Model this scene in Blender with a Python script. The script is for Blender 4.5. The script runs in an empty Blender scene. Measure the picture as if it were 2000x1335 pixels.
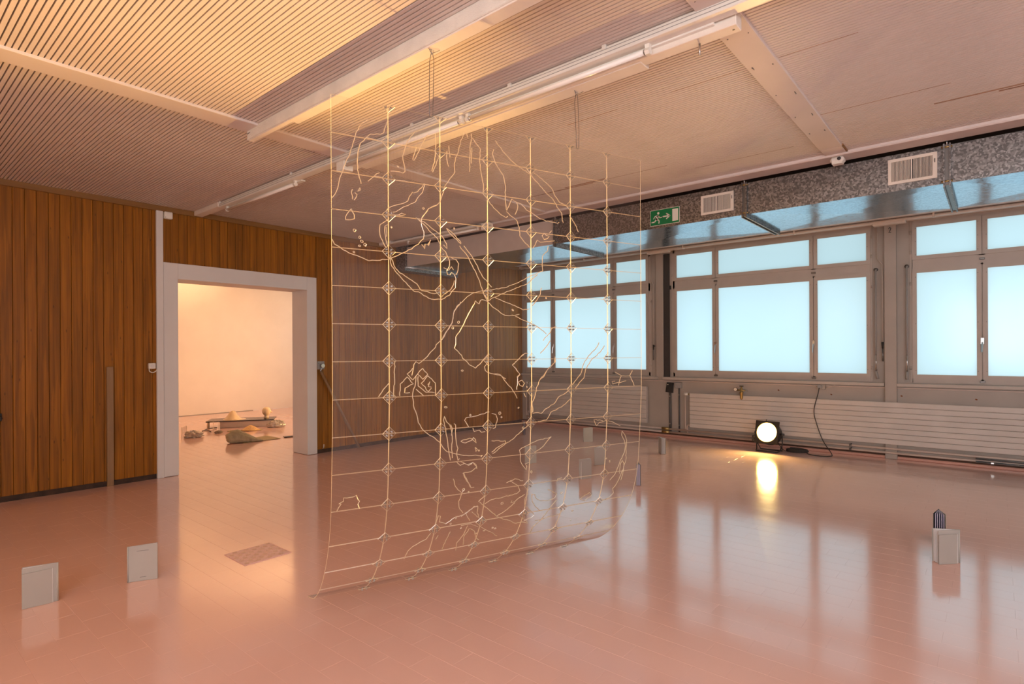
import bpy, bmesh, math, random
from mathutils import Vector, Matrix

random.seed(7)
scene = bpy.context.scene
COL = scene.collection
R = math.radians

# ------------------------------------------------------------------ camera
YAW = 49.6286
cd = bpy.data.cameras.new('camera')
cd.sensor_width = 36.0
cd.sensor_fit = 'HORIZONTAL'
cd.lens = 36.0 * 1111.7 / 2000.0
cd.shift_y = 17.95 / 2000.0
cd.clip_start = 0.05
cam = bpy.data.objects.new('camera', cd)
cam.matrix_world = (Matrix.Translation((0, 0, 1.35)) @ Matrix.Rotation(R(-YAW), 4, 'Z')
                    @ Matrix.Rotation(R(90), 4, 'X') @ Matrix.Rotation(R(-0.307), 4, 'Z'))
COL.objects.link(cam)
scene.camera = cam

# ------------------------------------------------------------------ world, exposure
WINDOW_LIGHT = 0.34       # frosted panes glowing with daylight
FILL_LIGHT = 8.6         # fill light from the added panes behind the camera
LAMP_GLOW = 200.0         # lens of the flood lamps
SPOT_MAIN = 6000.0        # hot beam, spill
SPILL_MAIN = 650.0
SPOT_SIDE = 2300.0
SPILL_SIDE = 560.0
wd = bpy.data.worlds.new('world'); scene.world = wd
wd.use_nodes = True
wd.node_tree.nodes['Background'].inputs[0].default_value = (0.62, 0.86, 1.0, 1)
wd.node_tree.nodes['Background'].inputs[1].default_value = 1.9
vs = scene.view_settings
vs.view_transform = 'Standard'; vs.look = 'None'; vs.gamma = 1.0; vs.use_curve_mapping = False
vs.exposure = 0.0
cy = scene.cycles
cy.transparent_max_bounces = 40
cy.max_bounces = 10
cy.diffuse_bounces = 5
cy.glossy_bounces = 5
cy.sample_clamp_indirect = 6.0
cy.caustics_reflective = False
cy.caustics_refractive = False

# ------------------------------------------------------------------ node helpers
MATS = {}
def newmat(name):
    m = bpy.data.materials.new(name); m.use_nodes = True
    nt = m.node_tree
    for n in list(nt.nodes): nt.nodes.remove(n)
    out = nt.nodes.new('ShaderNodeOutputMaterial')
    MATS[name] = m
    return m, nt, out

def N(nt, kind, **kw):
    n = nt.nodes.new('ShaderNode' + kind)
    for k, v in kw.items():
        if k.startswith('i_'):
            key = k[2:].replace('_', ' ')
            n.inputs[key].default_value = v
        else:
            setattr(n, k, v)
    return n

def L(nt, a, ao, b, bi):
    nt.links.new(a.outputs[ao], b.inputs[bi])

def rgba(c): return (c[0], c[1], c[2], 1.0)

def plain(name, col, rough=0.5, metal=0.0, var=0.06, scale=8.0, bump=0.0, bscale=60.0, stretch=(1, 1, 1), coat=0.0, spec=0.5):
    """paint / metal / plastic with faint procedural unevenness"""
    m, nt, out = newmat(name)
    b = N(nt, 'BsdfPrincipled')
    b.inputs['Roughness'].default_value = rough
    b.inputs['Metallic'].default_value = metal
    b.inputs['Specular IOR Level'].default_value = spec
    b.inputs['Coat Weight'].default_value = coat
    tc = N(nt, 'TexCoord'); mp = N(nt, 'Mapping')
    mp.inputs['Scale'].default_value = stretch
    no = N(nt, 'TexNoise'); no.inputs['Scale'].default_value = scale; no.inputs['Detail'].default_value = 5
    rp = N(nt, 'ValToRGB')
    rp.color_ramp.elements[0].position = 0.3; rp.color_ramp.elements[1].position = 0.7
    rp.color_ramp.elements[0].color = rgba([max(0, c * (1 - var)) for c in col])
    rp.color_ramp.elements[1].color = rgba([min(1, c * (1 + var)) for c in col])
    L(nt, tc, 'Object', mp, 'Vector'); L(nt, mp, 0, no, 'Vector'); L(nt, no, 'Fac', rp, 0); L(nt, rp, 0, b, 'Base Color')
    if bump:
        n2 = N(nt, 'TexNoise'); n2.inputs['Scale'].default_value = bscale; n2.inputs['Detail'].default_value = 3
        bp = N(nt, 'Bump'); bp.inputs['Strength'].default_value = bump; bp.inputs['Distance'].default_value = 0.004
        L(nt, mp, 0, n2, 'Vector'); L(nt, n2, 'Fac', bp, 'Height'); L(nt, bp, 0, b, 'Normal')
    L(nt, b, 0, out, 'Surface')
    return m

# painted floor: glossy salmon paint, brushed on
def mat_floor():
    m, nt, out = newmat('pink_floor_paint')
    b = N(nt, 'BsdfPrincipled')
    b.inputs['Roughness'].default_value = 0.16
    b.inputs['IOR'].default_value = 1.75
    b.inputs['Specular IOR Level'].default_value = 0.5
    b.inputs['Coat Weight'].default_value = 0.45; b.inputs['Coat Roughness'].default_value = 0.12; b.inputs['Coat IOR'].default_value = 1.6
    tc = N(nt, 'TexCoord')
    geo = N(nt, 'NewGeometry')
    no = N(nt, 'TexNoise'); no.inputs['Scale'].default_value = 0.9; no.inputs['Detail'].default_value = 4
    rp = N(nt, 'ValToRGB')
    rp.color_ramp.elements[0].position = 0.35; rp.color_ramp.elements[1].position = 0.65
    rp.color_ramp.elements[0].color = rgba((0.88, 0.560, 0.470)); rp.color_ramp.elements[1].color = rgba((0.92, 0.590, 0.500))
    L(nt, geo, 'Position', no, 'Vector'); L(nt, no, 'Fac', rp, 0); L(nt, rp, 0, b, 'Base Color')
    n2 = N(nt, 'TexNoise'); n2.inputs['Scale'].default_value = 55; n2.inputs['Detail'].default_value = 2
    n3 = N(nt, 'TexNoise'); n3.inputs['Scale'].default_value = 6; n3.inputs['Detail'].default_value = 2
    L(nt, geo, 'Position', n2, 'Vector'); L(nt, geo, 'Position', n3, 'Vector')
    b1 = N(nt, 'Bump'); b1.inputs['Strength'].default_value = 0.06; b1.inputs['Distance'].default_value = 0.002
    b2 = N(nt, 'Bump'); b2.inputs['Strength'].default_value = 0.05; b2.inputs['Distance'].default_value = 0.01
    L(nt, n2, 'Fac', b1, 'Height'); L(nt, n3, 'Fac', b2, 'Height'); L(nt, b2, 0, b1, 'Normal'); L(nt, b1, 0, b, 'Normal')
    rr = N(nt, 'MapRange'); rr.inputs['To Min'].default_value = 0.08; rr.inputs['To Max'].default_value = 0.17
    L(nt, n3, 'Fac', rr, 'Value'); L(nt, rr, 0, b, 'Roughness')
    L(nt, b, 0, out, 'Surface')
    return m

def mat_wood():
    m, nt, out = newmat('honey_pine')
    b = N(nt, 'BsdfPrincipled'); b.inputs['Roughness'].default_value = 0.45; b.inputs['Specular IOR Level'].default_value = 0.36
    geo = N(nt, 'NewGeometry'); oi = N(nt, 'ObjectInfo')
    add = N(nt, 'VectorMath', operation='ADD')
    cmb = N(nt, 'CombineXYZ'); ml = N(nt, 'Math', operation='MULTIPLY'); ml.inputs[1].default_value = 37.0
    L(nt, oi, 'Random', ml, 0); L(nt, ml, 0, cmb, 'Z'); L(nt, geo, 'Position', add, 0); L(nt, cmb, 0, add, 1)
    mp = N(nt, 'Mapping'); mp.inputs['Scale'].default_value = (55, 3, 1.6)
    L(nt, add, 0, mp, 'Vector')
    g = N(nt, 'TexNoise'); g.inputs['Scale'].default_value = 1.0; g.inputs['Detail'].default_value = 6; g.inputs['Distortion'].default_value = 0.6
    L(nt, mp, 0, g, 'Vector')
    # glued strips: short lengths of slightly different tone
    mp2 = N(nt, 'Mapping'); mp2.inputs['Scale'].default_value = (34, 0.01, 1.7)
    L(nt, add, 0, mp2, 'Vector')
    vo = N(nt, 'TexVoronoi'); vo.inputs['Scale'].default_value = 1.0; vo.inputs['Randomness'].default_value = 0.6
    L(nt, mp2, 0, vo, 'Vector')
    # knots
    mp3 = N(nt, 'Mapping'); mp3.inputs['Scale'].default_value = (16, 0.01, 5.0)
    L(nt, add, 0, mp3, 'Vector')
    kn = N(nt, 'TexVoronoi'); kn.inputs['Scale'].default_value = 1.0
    L(nt, mp3, 0, kn, 'Vector')
    kr = N(nt, 'MapRange'); kr.inputs['From Min'].default_value = 0.03; kr.inputs['From Max'].default_value = 0.10
    L(nt, kn, 'Distance', kr, 'Value')
    rp = N(nt, 'ValToRGB')
    rp.color_ramp.elements[0].position = 0.28; rp.color_ramp.elements[1].position = 0.75
    rp.color_ramp.elements[0].color = rgba((0.205, 0.070, 0.001)); rp.color_ramp.elements[1].color = rgba((0.375, 0.140, 0.005))
    L(nt, g, 'Fac', rp, 0)
    sr = N(nt, 'MapRange'); sr.inputs['To Min'].default_value = 0.80; sr.inputs['To Max'].default_value = 1.12
    sep = N(nt, 'SeparateColor'); L(nt, vo, 'Color', sep, 0); L(nt, sep, 0, sr, 'Value')
    orr = N(nt, 'MapRange'); orr.inputs['To Min'].default_value = 0.88; orr.inputs['To Max'].default_value = 1.10
    L(nt, oi, 'Random', orr, 'Value')
    m1 = N(nt, 'Math', operation='MULTIPLY'); L(nt, sr, 0, m1, 0); L(nt, orr, 0, m1, 1)
    kk = N(nt, 'MapRange'); kk.inputs['To Min'].default_value = 0.45; kk.inputs['To Max'].default_value = 1.0
    L(nt, kr, 0, kk, 'Value')
    m2 = N(nt, 'Math', operation='MULTIPLY'); L(nt, m1, 0, m2, 0); L(nt, kk, 0, m2, 1)
    vm = N(nt, 'VectorMath', operation='SCALE'); L(nt, rp, 0, vm, 0); L(nt, m2, 0, vm, 'Scale')
    L(nt, vm, 0, b, 'Base Color')
    bp = N(nt, 'Bump'); bp.inputs['Strength'].default_value = 0.15; bp.inputs['Distance'].default_value = 0.002
    L(nt, g, 'Fac', bp, 'Height'); L(nt, bp, 0, b, 'Normal')
    L(nt, b, 0, out, 'Surface')
    return m

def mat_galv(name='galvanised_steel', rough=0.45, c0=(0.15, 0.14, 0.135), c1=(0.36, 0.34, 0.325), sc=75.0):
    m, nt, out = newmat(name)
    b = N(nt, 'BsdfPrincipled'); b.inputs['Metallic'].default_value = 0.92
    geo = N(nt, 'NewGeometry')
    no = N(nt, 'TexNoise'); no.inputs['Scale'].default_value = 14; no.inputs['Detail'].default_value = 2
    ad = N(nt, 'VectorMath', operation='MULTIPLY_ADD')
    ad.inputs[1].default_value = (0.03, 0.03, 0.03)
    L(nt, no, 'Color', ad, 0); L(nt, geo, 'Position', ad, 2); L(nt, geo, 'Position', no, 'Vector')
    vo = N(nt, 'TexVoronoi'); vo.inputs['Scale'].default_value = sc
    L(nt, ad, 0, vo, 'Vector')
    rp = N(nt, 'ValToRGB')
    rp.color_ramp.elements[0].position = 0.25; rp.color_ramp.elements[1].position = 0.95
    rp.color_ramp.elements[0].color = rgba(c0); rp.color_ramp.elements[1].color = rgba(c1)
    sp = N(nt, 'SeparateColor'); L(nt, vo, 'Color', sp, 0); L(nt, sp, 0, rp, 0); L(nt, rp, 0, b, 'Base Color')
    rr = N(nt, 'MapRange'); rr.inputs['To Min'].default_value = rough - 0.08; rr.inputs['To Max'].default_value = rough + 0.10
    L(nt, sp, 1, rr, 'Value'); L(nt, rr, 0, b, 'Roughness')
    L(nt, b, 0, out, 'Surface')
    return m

def mat_acrylic():
    m, nt, out = newmat('clear_acrylic')
    tr = N(nt, 'BsdfTransparent'); tr.inputs[0].default_value = (0.985, 0.985, 0.98, 1)
    gl = N(nt, 'BsdfGlossy'); gl.inputs['Roughness'].default_value = 0.02
    fr = N(nt, 'Fresnel'); fr.inputs['IOR'].default_value = 1.49
    geo = N(nt, 'NewGeometry')
    iv = N(nt, 'MapRange'); iv.inputs['To Min'].default_value = 1.9; iv.inputs['To Max'].default_value = 0.0   # both faces of the thin plate
    L(nt, geo, 'Backfacing', iv, 'Value')
    mu = N(nt, 'Math', operation='MULTIPLY', use_clamp=True); L(nt, fr, 0, mu, 0); L(nt, iv, 0, mu, 1)
    mx = N(nt, 'MixShader'); L(nt, mu, 0, mx, 0); L(nt, tr, 0, mx, 1); L(nt, gl, 0, mx, 2)
    L(nt, mx, 0, out, 'Surface')
    return m

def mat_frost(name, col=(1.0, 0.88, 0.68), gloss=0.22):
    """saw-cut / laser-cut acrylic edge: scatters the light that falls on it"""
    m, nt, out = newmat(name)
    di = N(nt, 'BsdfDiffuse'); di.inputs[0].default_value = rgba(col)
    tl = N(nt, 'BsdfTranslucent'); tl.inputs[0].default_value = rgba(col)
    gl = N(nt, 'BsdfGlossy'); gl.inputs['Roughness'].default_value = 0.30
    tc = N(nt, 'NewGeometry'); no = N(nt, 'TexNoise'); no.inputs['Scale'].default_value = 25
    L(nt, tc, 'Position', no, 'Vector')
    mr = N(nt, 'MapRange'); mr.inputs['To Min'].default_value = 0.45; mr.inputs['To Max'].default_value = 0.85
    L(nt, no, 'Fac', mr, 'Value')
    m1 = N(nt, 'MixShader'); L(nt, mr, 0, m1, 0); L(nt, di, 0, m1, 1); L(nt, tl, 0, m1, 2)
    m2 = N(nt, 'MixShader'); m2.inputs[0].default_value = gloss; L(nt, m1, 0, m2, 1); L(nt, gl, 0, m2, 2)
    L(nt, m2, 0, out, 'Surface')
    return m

def mat_glass_frost():
    """frosted window pane with daylight behind it"""
    m, nt, out = newmat('frosted_pane')
    em = N(nt, 'Emission'); em.inputs[0].default_value = (0.66, 0.93, 1.0, 1); em.inputs[1].default_value = WINDOW_LIGHT
    tl = N(nt, 'BsdfTranslucent'); tl.inputs[0].default_value = (0.60, 0.62, 0.62, 1)
    gl = N(nt, 'BsdfGlossy'); gl.inputs['Roughness'].default_value = 0.15
    geo = N(nt, 'NewGeometry'); no = N(nt, 'TexNoise'); no.inputs['Scale'].default_value = 1.3
    L(nt, geo, 'Position', no, 'Vector')
    mr = N(nt, 'MapRange'); mr.inputs['To Min'].default_value = 0.02; mr.inputs['To Max'].default_value = 0.05
    L(nt, no, 'Fac', mr, 'Value')
    a = N(nt, 'AddShader'); L(nt, em, 0, a, 0); L(nt, tl, 0, a, 1)
    mx = N(nt, 'MixShader'); L(nt, mr, 0, mx, 0); L(nt, a, 0, mx, 1); L(nt, gl, 0, mx, 2)
    L(nt, mx, 0, out, 'Surface')
    return m

def mat_emit(name, col, s):
    m, nt, out = newmat(name)
    em = N(nt, 'Emission'); em.inputs[0].default_value = rgba(col); em.inputs[1].default_value = s
    L(nt, em, 0, out, 'Surface')
    return m

mat_floor(); mat_wood(); mat_galv(); mat_acrylic(); mat_glass_frost()
mat_galv('galvanised_window_tint', 0.17, (0.29, 0.40, 0.50), (0.36, 0.48, 0.58))  # blue of the reflected windows is mixed into this steel colour
mat_frost('lamp_tinted_edge'); mat_frost('laser_cut', (1.0, 0.88, 0.66), 0.22)  # clear edges and cuts, tinted with the amber of the lamp light
mat_emit('fill_light_pane', (0.94, 0.95, 1.0), FILL_LIGHT)
m, nt, out = newmat('lamp_lens')     # gel-covered lens: hottest in the middle
em = N(nt, 'Emission'); tc = N(nt, 'TexCoord'); ln = N(nt, 'VectorMath', operation='DISTANCE')
at = N(nt, 'Attribute', attribute_name='lens_r')
cr = N(nt, 'ValToRGB'); cr.color_ramp.elements[0].color = rgba((1.0, 0.70, 0.24)); cr.color_ramp.elements[1].color = rgba((1.0, 0.50, 0.05))
cr.color_ramp.elements[0].position = 0.80
sr = N(nt, 'MapRange'); sr.inputs['From Min'].default_value = 0.72; sr.inputs['From Max'].default_value = 1.0
sr.inputs['To Min'].default_value = LAMP_GLOW; sr.inputs['To Max'].default_value = 2.5
L(nt, at, 'Fac', cr, 0); L(nt, cr, 0, em, 0); L(nt, at, 'Fac', sr, 'Value'); L(nt, sr, 0, em, 1); L(nt, em, 0, out, 'Surface')
plain('ceiling_paint', (0.70, 0.62, 0.575), 0.55, var=0.05, scale=2.0)
plain('void_and_shade', (0.10, 0.055, 0.035), 0.9)  # brown behind the slats, and painted-in shade over duct and baseboard
plain('beam_paint', (0.80, 0.73, 0.65), 0.5, var=0.04)
plain('rough_beam_paint', (0.74, 0.69, 0.62), 0.6, var=0.08, bump=0.9, bscale=160)
plain('rail_enamel', (0.78, 0.76, 0.70), 0.35, var=0.03)
plain('tube_glass', (0.88, 0.84, 0.78), 0.18, var=0.02)
plain('white_plastic', (0.80, 0.77, 0.70), 0.35, var=0.03)
plain('door_white', (0.71, 0.69, 0.67), 0.5, var=0.03, scale=3)
plain('gallery_white', (0.86, 0.83, 0.79), 0.7, var=0.03, scale=2)
plain('greige_paint', (0.43, 0.38, 0.325), 0.5, var=0.06, scale=3.0)
plain('window_paint', (0.50, 0.44, 0.38), 0.45, var=0.05, scale=5.0)
plain('radiator_paint', (0.62, 0.57, 0.51), 0.45, var=0.05, scale=4.0)
plain('pipe_paint', (0.60, 0.50, 0.43), 0.4, var=0.06)
plain('pink_trim', (0.64, 0.36, 0.28), 0.35, var=0.06)
plain('brown_trim', (0.24, 0.115, 0.028), 0.5, var=0.12, scale=4, stretch=(0.4, 6, 6))
plain('dark_skirting', (0.045, 0.022, 0.012), 0.75, var=0.5, scale=14, bump=0.6, bscale=40)
plain('drab_plank', (0.27, 0.16, 0.075), 0.55, var=0.10, scale=6, stretch=(6, 6, 0.5))
plain('dark_channel', (0.045, 0.042, 0.040), 0.5)
plain('black_plastic', (0.030, 0.031, 0.032), 0.4)
plain('black_steel', (0.028, 0.026, 0.024), 0.45, metal=0.3)
plain('cable_rubber', (0.035, 0.030, 0.026), 0.6)
plain('steel', (0.55, 0.54, 0.52), 0.28, metal=1.0)
plain('dark_steel', (0.20, 0.19, 0.18), 0.4, metal=0.9)
plain('conduit_grey', (0.11, 0.105, 0.10), 0.5)
plain('brass', (0.46, 0.33, 0.13), 0.35, metal=0.9)
plain('grey_plastic', (0.33, 0.32, 0.30), 0.5)
plain('book_grey', (0.43, 0.41, 0.37), 0.55, var=0.03)
plain('book_dark', (0.05, 0.048, 0.055), 0.5)
plain('paper', (0.82, 0.81, 0.80), 0.8, var=0.02)
plain('lilac_paper', (0.52, 0.50, 0.62), 0.8, var=0.03)
plain('ink', (0.06, 0.06, 0.06), 0.8)
plain('sleeve_grey', (0.41, 0.39, 0.35), 0.3, var=0.03)
plain('hatch_pink', (0.78, 0.50, 0.45), 0.3, metal=0.0, var=0.06, scale=20)
plain('tread_bright', (0.78, 0.52, 0.40), 0.22)
plain('ceiling_stain', (0.36, 0.20, 0.12), 0.7, var=0.3, scale=12)
plain('sign_green', (0.0, 0.17, 0.055), 0.35, var=0.02)
plain('sign_white', (0.78, 0.76, 0.66), 0.4, var=0.02)
plain('duct_painted', (0.56, 0.49, 0.44), 0.4, var=0.05)
plain('grille_white', (0.78, 0.70, 0.60), 0.4, var=0.03)
plain('grille_shadow', (0.05, 0.04, 0.035), 0.7)
plain('rust', (0.22, 0.075, 0.02), 0.8, var=0.3, scale=60)
plain('foil', (0.52, 0.47, 0.40), 0.32, metal=0.35, var=0.25, scale=25)
plain('linen_bag', (0.42, 0.36, 0.22), 0.75, var=0.12, scale=30, bump=0.3, bscale=120)
plain('kraft_paper', (0.45, 0.36, 0.19), 0.7, var=0.06)
plain('black_slab', (0.045, 0.035, 0.035), 0.25)
plain('cream_panel', (0.60, 0.50, 0.42), 0.5)
plain('sand', (0.78, 0.50, 0.22), 0.85, var=0.15, scale=40)
plain('pebble', (0.26, 0.20, 0.14), 0.7, var=0.3, scale=30)
plain('resin', (0.80, 0.62, 0.38), 0.12, var=0.05, spec=0.8)
plain('brick_red', (0.35, 0.15, 0.09), 0.8)

# ------------------------------------------------------------------ mesh helpers
class MB:
    def __init__(s): s.v = []; s.f = []; s.sm = []
    def add(s, vs, fs, smooth=False):
        o = len(s.v); s.v += [tuple(p) for p in vs]
        for f in fs: s.f.append(tuple(i + o for i in f)); s.sm.append(smooth)
        return s
    def box(s, x0, x1, y0, y1, z0, z1):
        if x0 > x1: x0, x1 = x1, x0
        if y0 > y1: y0, y1 = y1, y0
        if z0 > z1: z0, z1 = z1, z0
        return s.add([(x0,y0,z0),(x1,y0,z0),(x1,y1,z0),(x0,y1,z0),(x0,y0,z1),(x1,y0,z1),(x1,y1,z1),(x0,y1,z1)],
                     [(0,3,2,1),(4,5,6,7),(0,1,5,4),(1,2,6,5),(2,3,7,6),(3,0,4,7)])
    def cbox(s, x0, x1, y0, y1, z0, z1, c=0.004):
        """box with chamfered edges"""
        if x0 > x1: x0, x1 = x1, x0
        if y0 > y1: y0, y1 = y1, y0
        if z0 > z1: z0, z1 = z1, z0
        bm = bmesh.new()
        bmesh.ops.create_cube(bm, size=1.0)
        for v in bm.verts:
            v.co = Vector(((x0+x1)/2 + v.co.x*(x1-x0), (y0+y1)/2 + v.co.y*(y1-y0), (z0+z1)/2 + v.co.z*(z1-z0)))
        bmesh.ops.bevel(bm, geom=bm.edges[:], offset=c, segments=1, affect='EDGES', clamp_overlap=True)
        s.add([v.co[:] for v in bm.verts], [[v.index for v in f.verts] for f in bm.faces]) if s._idx(bm) else None
        bm.free(); return s
    def _idx(s, bm): bm.verts.index_update(); return True
    def obox(s, c, ax, ay, az, hx, hy, hz):
        c, ax, ay, az = Vector(c), Vector(ax).normalized(), Vector(ay).normalized(), Vector(az).normalized()
        P = [c + ax*hx*i + ay*hy*j + az*hz*k for k in (-1,1) for (i,j) in ((-1,-1),(1,-1),(1,1),(-1,1))]
        return s.add(P, [(0,3,2,1),(4,5,6,7),(0,1,5,4),(1,2,6,5),(2,3,7,6),(3,0,4,7)])
    def bar(s, p, q, w, h=None, up=(0,0,1)):
        p, q = Vector(p), Vector(q); d = (q-p); l = d.length; d.normalize()
        u = Vector(up); sd = d.cross(u)
        if sd.length < 1e-4: u = Vector((1,0,0)); sd = d.cross(u)
        sd.normalize(); u = sd.cross(d)
        return s.obox((p+q)/2, d, sd, u, l/2, w/2, (h or w)/2)
    def cyl(s, p, q, r, n=12, r1=None, cap=True):
        p, q = Vector(p), Vector(q); d = (q-p).normalized(); r1 = r if r1 is None else r1
        a = d.orthogonal().normalized(); b = d.cross(a)
        V = []
        for (c, rr) in ((p, r), (q, r1)):
            for i in range(n):
                t = 2*math.pi*i/n; V.append(c + (a*math.cos(t) + b*math.sin(t))*rr)
        o = len(s.v); s.v += [tuple(x) for x in V]
        for i in range(n):
            j = (i+1) % n; s.f.append((o+i, o+j, o+n+j, o+n+i)); s.sm.append(True)
        if cap:
            s.f.append(tuple(o+i for i in reversed(range(n)))); s.sm.append(False)
            s.f.append(tuple(o+n+i for i in range(n))); s.sm.append(False)
        return s
    def tube(s, pts, r, n=6, closed=False):
        P = [Vector(p) for p in pts]; m = len(P)
        if m < 2: return s
        o = len(s.v); prev = None
        for i in range(m):
            if closed: d = P[(i+1) % m] - P[i-1]
            else: d = P[min(i+1, m-1)] - P[max(i-1, 0)]
            if d.length < 1e-9: d = Vector((0,0,1))
            d.normalize()
            a = prev - d*prev.dot(d) if prev is not None else d.orthogonal()
            if a.length < 1e-6: a = d.orthogonal()
            a.normalize(); prev = a; b = d.cross(a)
            for k in range(n):
                t = 2*math.pi*k/n; s.v.append(tuple(P[i] + (a*math.cos(t) + b*math.sin(t))*r))
        for i in range(m if closed else m-1):
            i2 = (i+1) % m
            for k in range(n):
                k2 = (k+1) % n
                s.f.append((o+i*n+k, o+i*n+k2, o+i2*n+k2, o+i2*n+k)); s.sm.append(n > 4)
        if not closed:
            s.f.append(tuple(o+k for k in reversed(range(n)))); s.sm.append(False)
            s.f.append(tuple(o+(m-1)*n+k for k in range(n))); s.sm.append(False)
        return s
    def lathe(s, prof, origin=(0,0,0), axis='Z', n=16):
        o = len(s.v); ox, oy, oz = origin; m = len(prof)
        for (r, h) in prof:
            for k in range(n):
                t = 2*math.pi*k/n; c, d = math.cos(t)*r, math.sin(t)*r
                if axis == 'Z': s.v.append((ox+c, oy+d, oz+h))
                elif axis == 'X': s.v.append((ox+h, oy+c, oz+d))
                else: s.v.append((ox+c, oy+h, oz+d))
        for i in range(m-1):
            for k in range(n):
                k2 = (k+1) % n; s.f.append((o+i*n+k, o+i*n+k2, o+(i+1)*n+k2, o+(i+1)*n+k)); s.sm.append(True)
        s.f.append(tuple(o+k for k in reversed(range(n)))); s.sm.append(False)
        s.f.append(tuple(o+(m-1)*n+k for k in range(n))); s.sm.append(False)
        return s
    def mesh(s, name, mat, off=(0,0,0)):
        me = bpy.data.meshes.new(name)
        me.from_pydata([(x-off[0], y-off[1], z-off[2]) for (x,y,z) in s.v], [], s.f)
        me.polygons.foreach_set('use_smooth', s.sm)
        me.materials.append(MATS[mat]); me.update()
        return me
    def build(s, name, mat, parent=None, smooth=None):
        """world-space vertices -> one mesh object (relative to its thing's base point)"""
        off = OFF.get(parent.name, (0,0,0)) if parent else (0,0,0)
        ob = bpy.data.objects.new(name, s.mesh(name, mat, off)); COL.objects.link(ob)
        if parent: ob.parent = parent; OFF[ob.name] = off
        fix_normals(ob.data)
        return ob

OFF = {}
def fix_normals(me):
    bm = bmesh.new(); bm.from_mesh(me); bmesh.ops.recalc_face_normals(bm, faces=bm.faces[:]); bm.to_mesh(me); bm.free()

def tag(o, label=None, cat=None, group=None, kind=None):
    if label: o['label'] = label
    if cat: o['category'] = cat
    if group: o['group'] = group
    if kind: o['kind'] = kind
    return o

def thing(name, loc, label=None, cat=None, group=None, kind=None, rz=0.0, local=False):
    o = bpy.data.objects.new(name, None); COL.objects.link(o)
    o.empty_display_size = 0.05
    o.location = loc; o.rotation_euler = (0, 0, rz)
    OFF[o.name] = (0,0,0) if local else tuple(loc)
    return tag(o, label, cat, group, kind)

def share(src, name, parent, loc=(0,0,0), rot=(0,0,0)):
    ob = bpy.data.objects.new(name, src); COL.objects.link(ob); ob.parent = parent
    ob.location = loc; ob.rotation_euler = rot
    return ob

# ================================================================== THE ROOM
XW, YB, ZC = 8.41, 6.888, 2.94          # window wall, panelled wall, ceiling
XL, YR = -2.2, -5.6                      # left and rear walls (behind the camera)
Y2 = 13.215                              # far wall of the second room

def project(x, y, z):
    a = R(YAW); dz = x*math.sin(a) + y*math.cos(a)
    if dz < 0.05: return None
    px = 1000 + 1111.7*(x*math.cos(a) - y*math.sin(a))/dz
    py = 685.5 - 1111.7*(z-1.35)/dz
    return px, py, dz

# ---- floor: painted brick-bond tiles
floor = MB().box(XL, XW+0.02, YR, Y2, -0.12, -0.0006).build('floor', 'pink_floor_paint')
tag(floor, kind='structure')
TW, TL = 0.1312, 0.2655
def tile_shape(mb, x0, x1, y0, y1, dz=0.0, tx=0.0, ty=0.0, c=0.0005, lip=0.0005):
    cx, cyy = (x0+x1)/2, (y0+y1)/2
    def z(x, y, b): return b + dz + (x-cx)*ty + (y-cyy)*tx
    T = [(x0+c,y0+c),(x1-c,y0+c),(x1-c,y1-c),(x0+c,y1-c)]
    B = [(x0,y0),(x1,y0),(x1,y1),(x0,y1)]
    V = [(x,y,z(x,y,0.0)) for x,y in T] + [(x,y,z(x,y,-lip)) for x,y in B]
    mb.add(V, [(0,1,2,3),(4,5,1,0),(5,6,2,1),(6,7,3,2),(7,4,0,3)])
cells = []
k0, k1 = int((XL-3.925)/TW)-1, int((XW-3.925)/TW)+1
for k in range(k0, k1+1):
    xa, xb = 3.925 + k*TW, 3.925 + (k+1)*TW
    xa, xb = max(xa, XL), min(xb, XW)
    if xb-xa < 0.01: continue
    yo = 0.196 if k % 2 else 0.328
    n0 = int((YR-yo)/TL)-1
    y = yo + n0*TL
    while y < Y2:
        a, b = max(y, YR), min(y+TL, Y2)
        y += TL
        if b-a < 0.01: continue
        cells.append((xa+0.0003, xb-0.0003, a+0.0003, b-0.0003))
scored = []
for i, (a, b, c, d) in enumerate(cells):
    p = project((a+b)/2, (c+d)/2, 0)
    ok = p and -20 < p[0] < 2020 and p[1] < 1345 and (d < YB)
    scored.append((p[2] if ok else 99.0, i))
near = set(i for s, i in sorted(scored)[:300])
field = MB()
protos = [None]*6
for q in range(6):
    mb = MB(); tile_shape(mb, -TW/2+0.0003, TW/2-0.0003, -TL/2+0.0003, TL/2-0.0003,
                          random.uniform(-0.0002, 0.0002), random.uniform(-0.0009, 0.0009), random.uniform(-0.0013, 0.0013))
    protos[q] = mb.mesh('tile', 'pink_floor_paint')
for i, (a, b, c, d) in enumerate(cells):
    full = abs((b-a)-TW) < 0.002 and abs((d-c)-TL) < 0.002
    if i in near and full:
        share(protos[random.randrange(6)], 'tile', floor, ((a+b)/2, (c+d)/2, 0))
    else:
        tile_shape(field, a, b, c, d, random.uniform(-0.0002, 0.0002), random.uniform(-0.0008, 0.0008), random.uniform(-0.0011, 0.0011))
ft = field.build('tile_field', 'pink_floor_paint', floor); tag(ft, kind='stuff')

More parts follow.
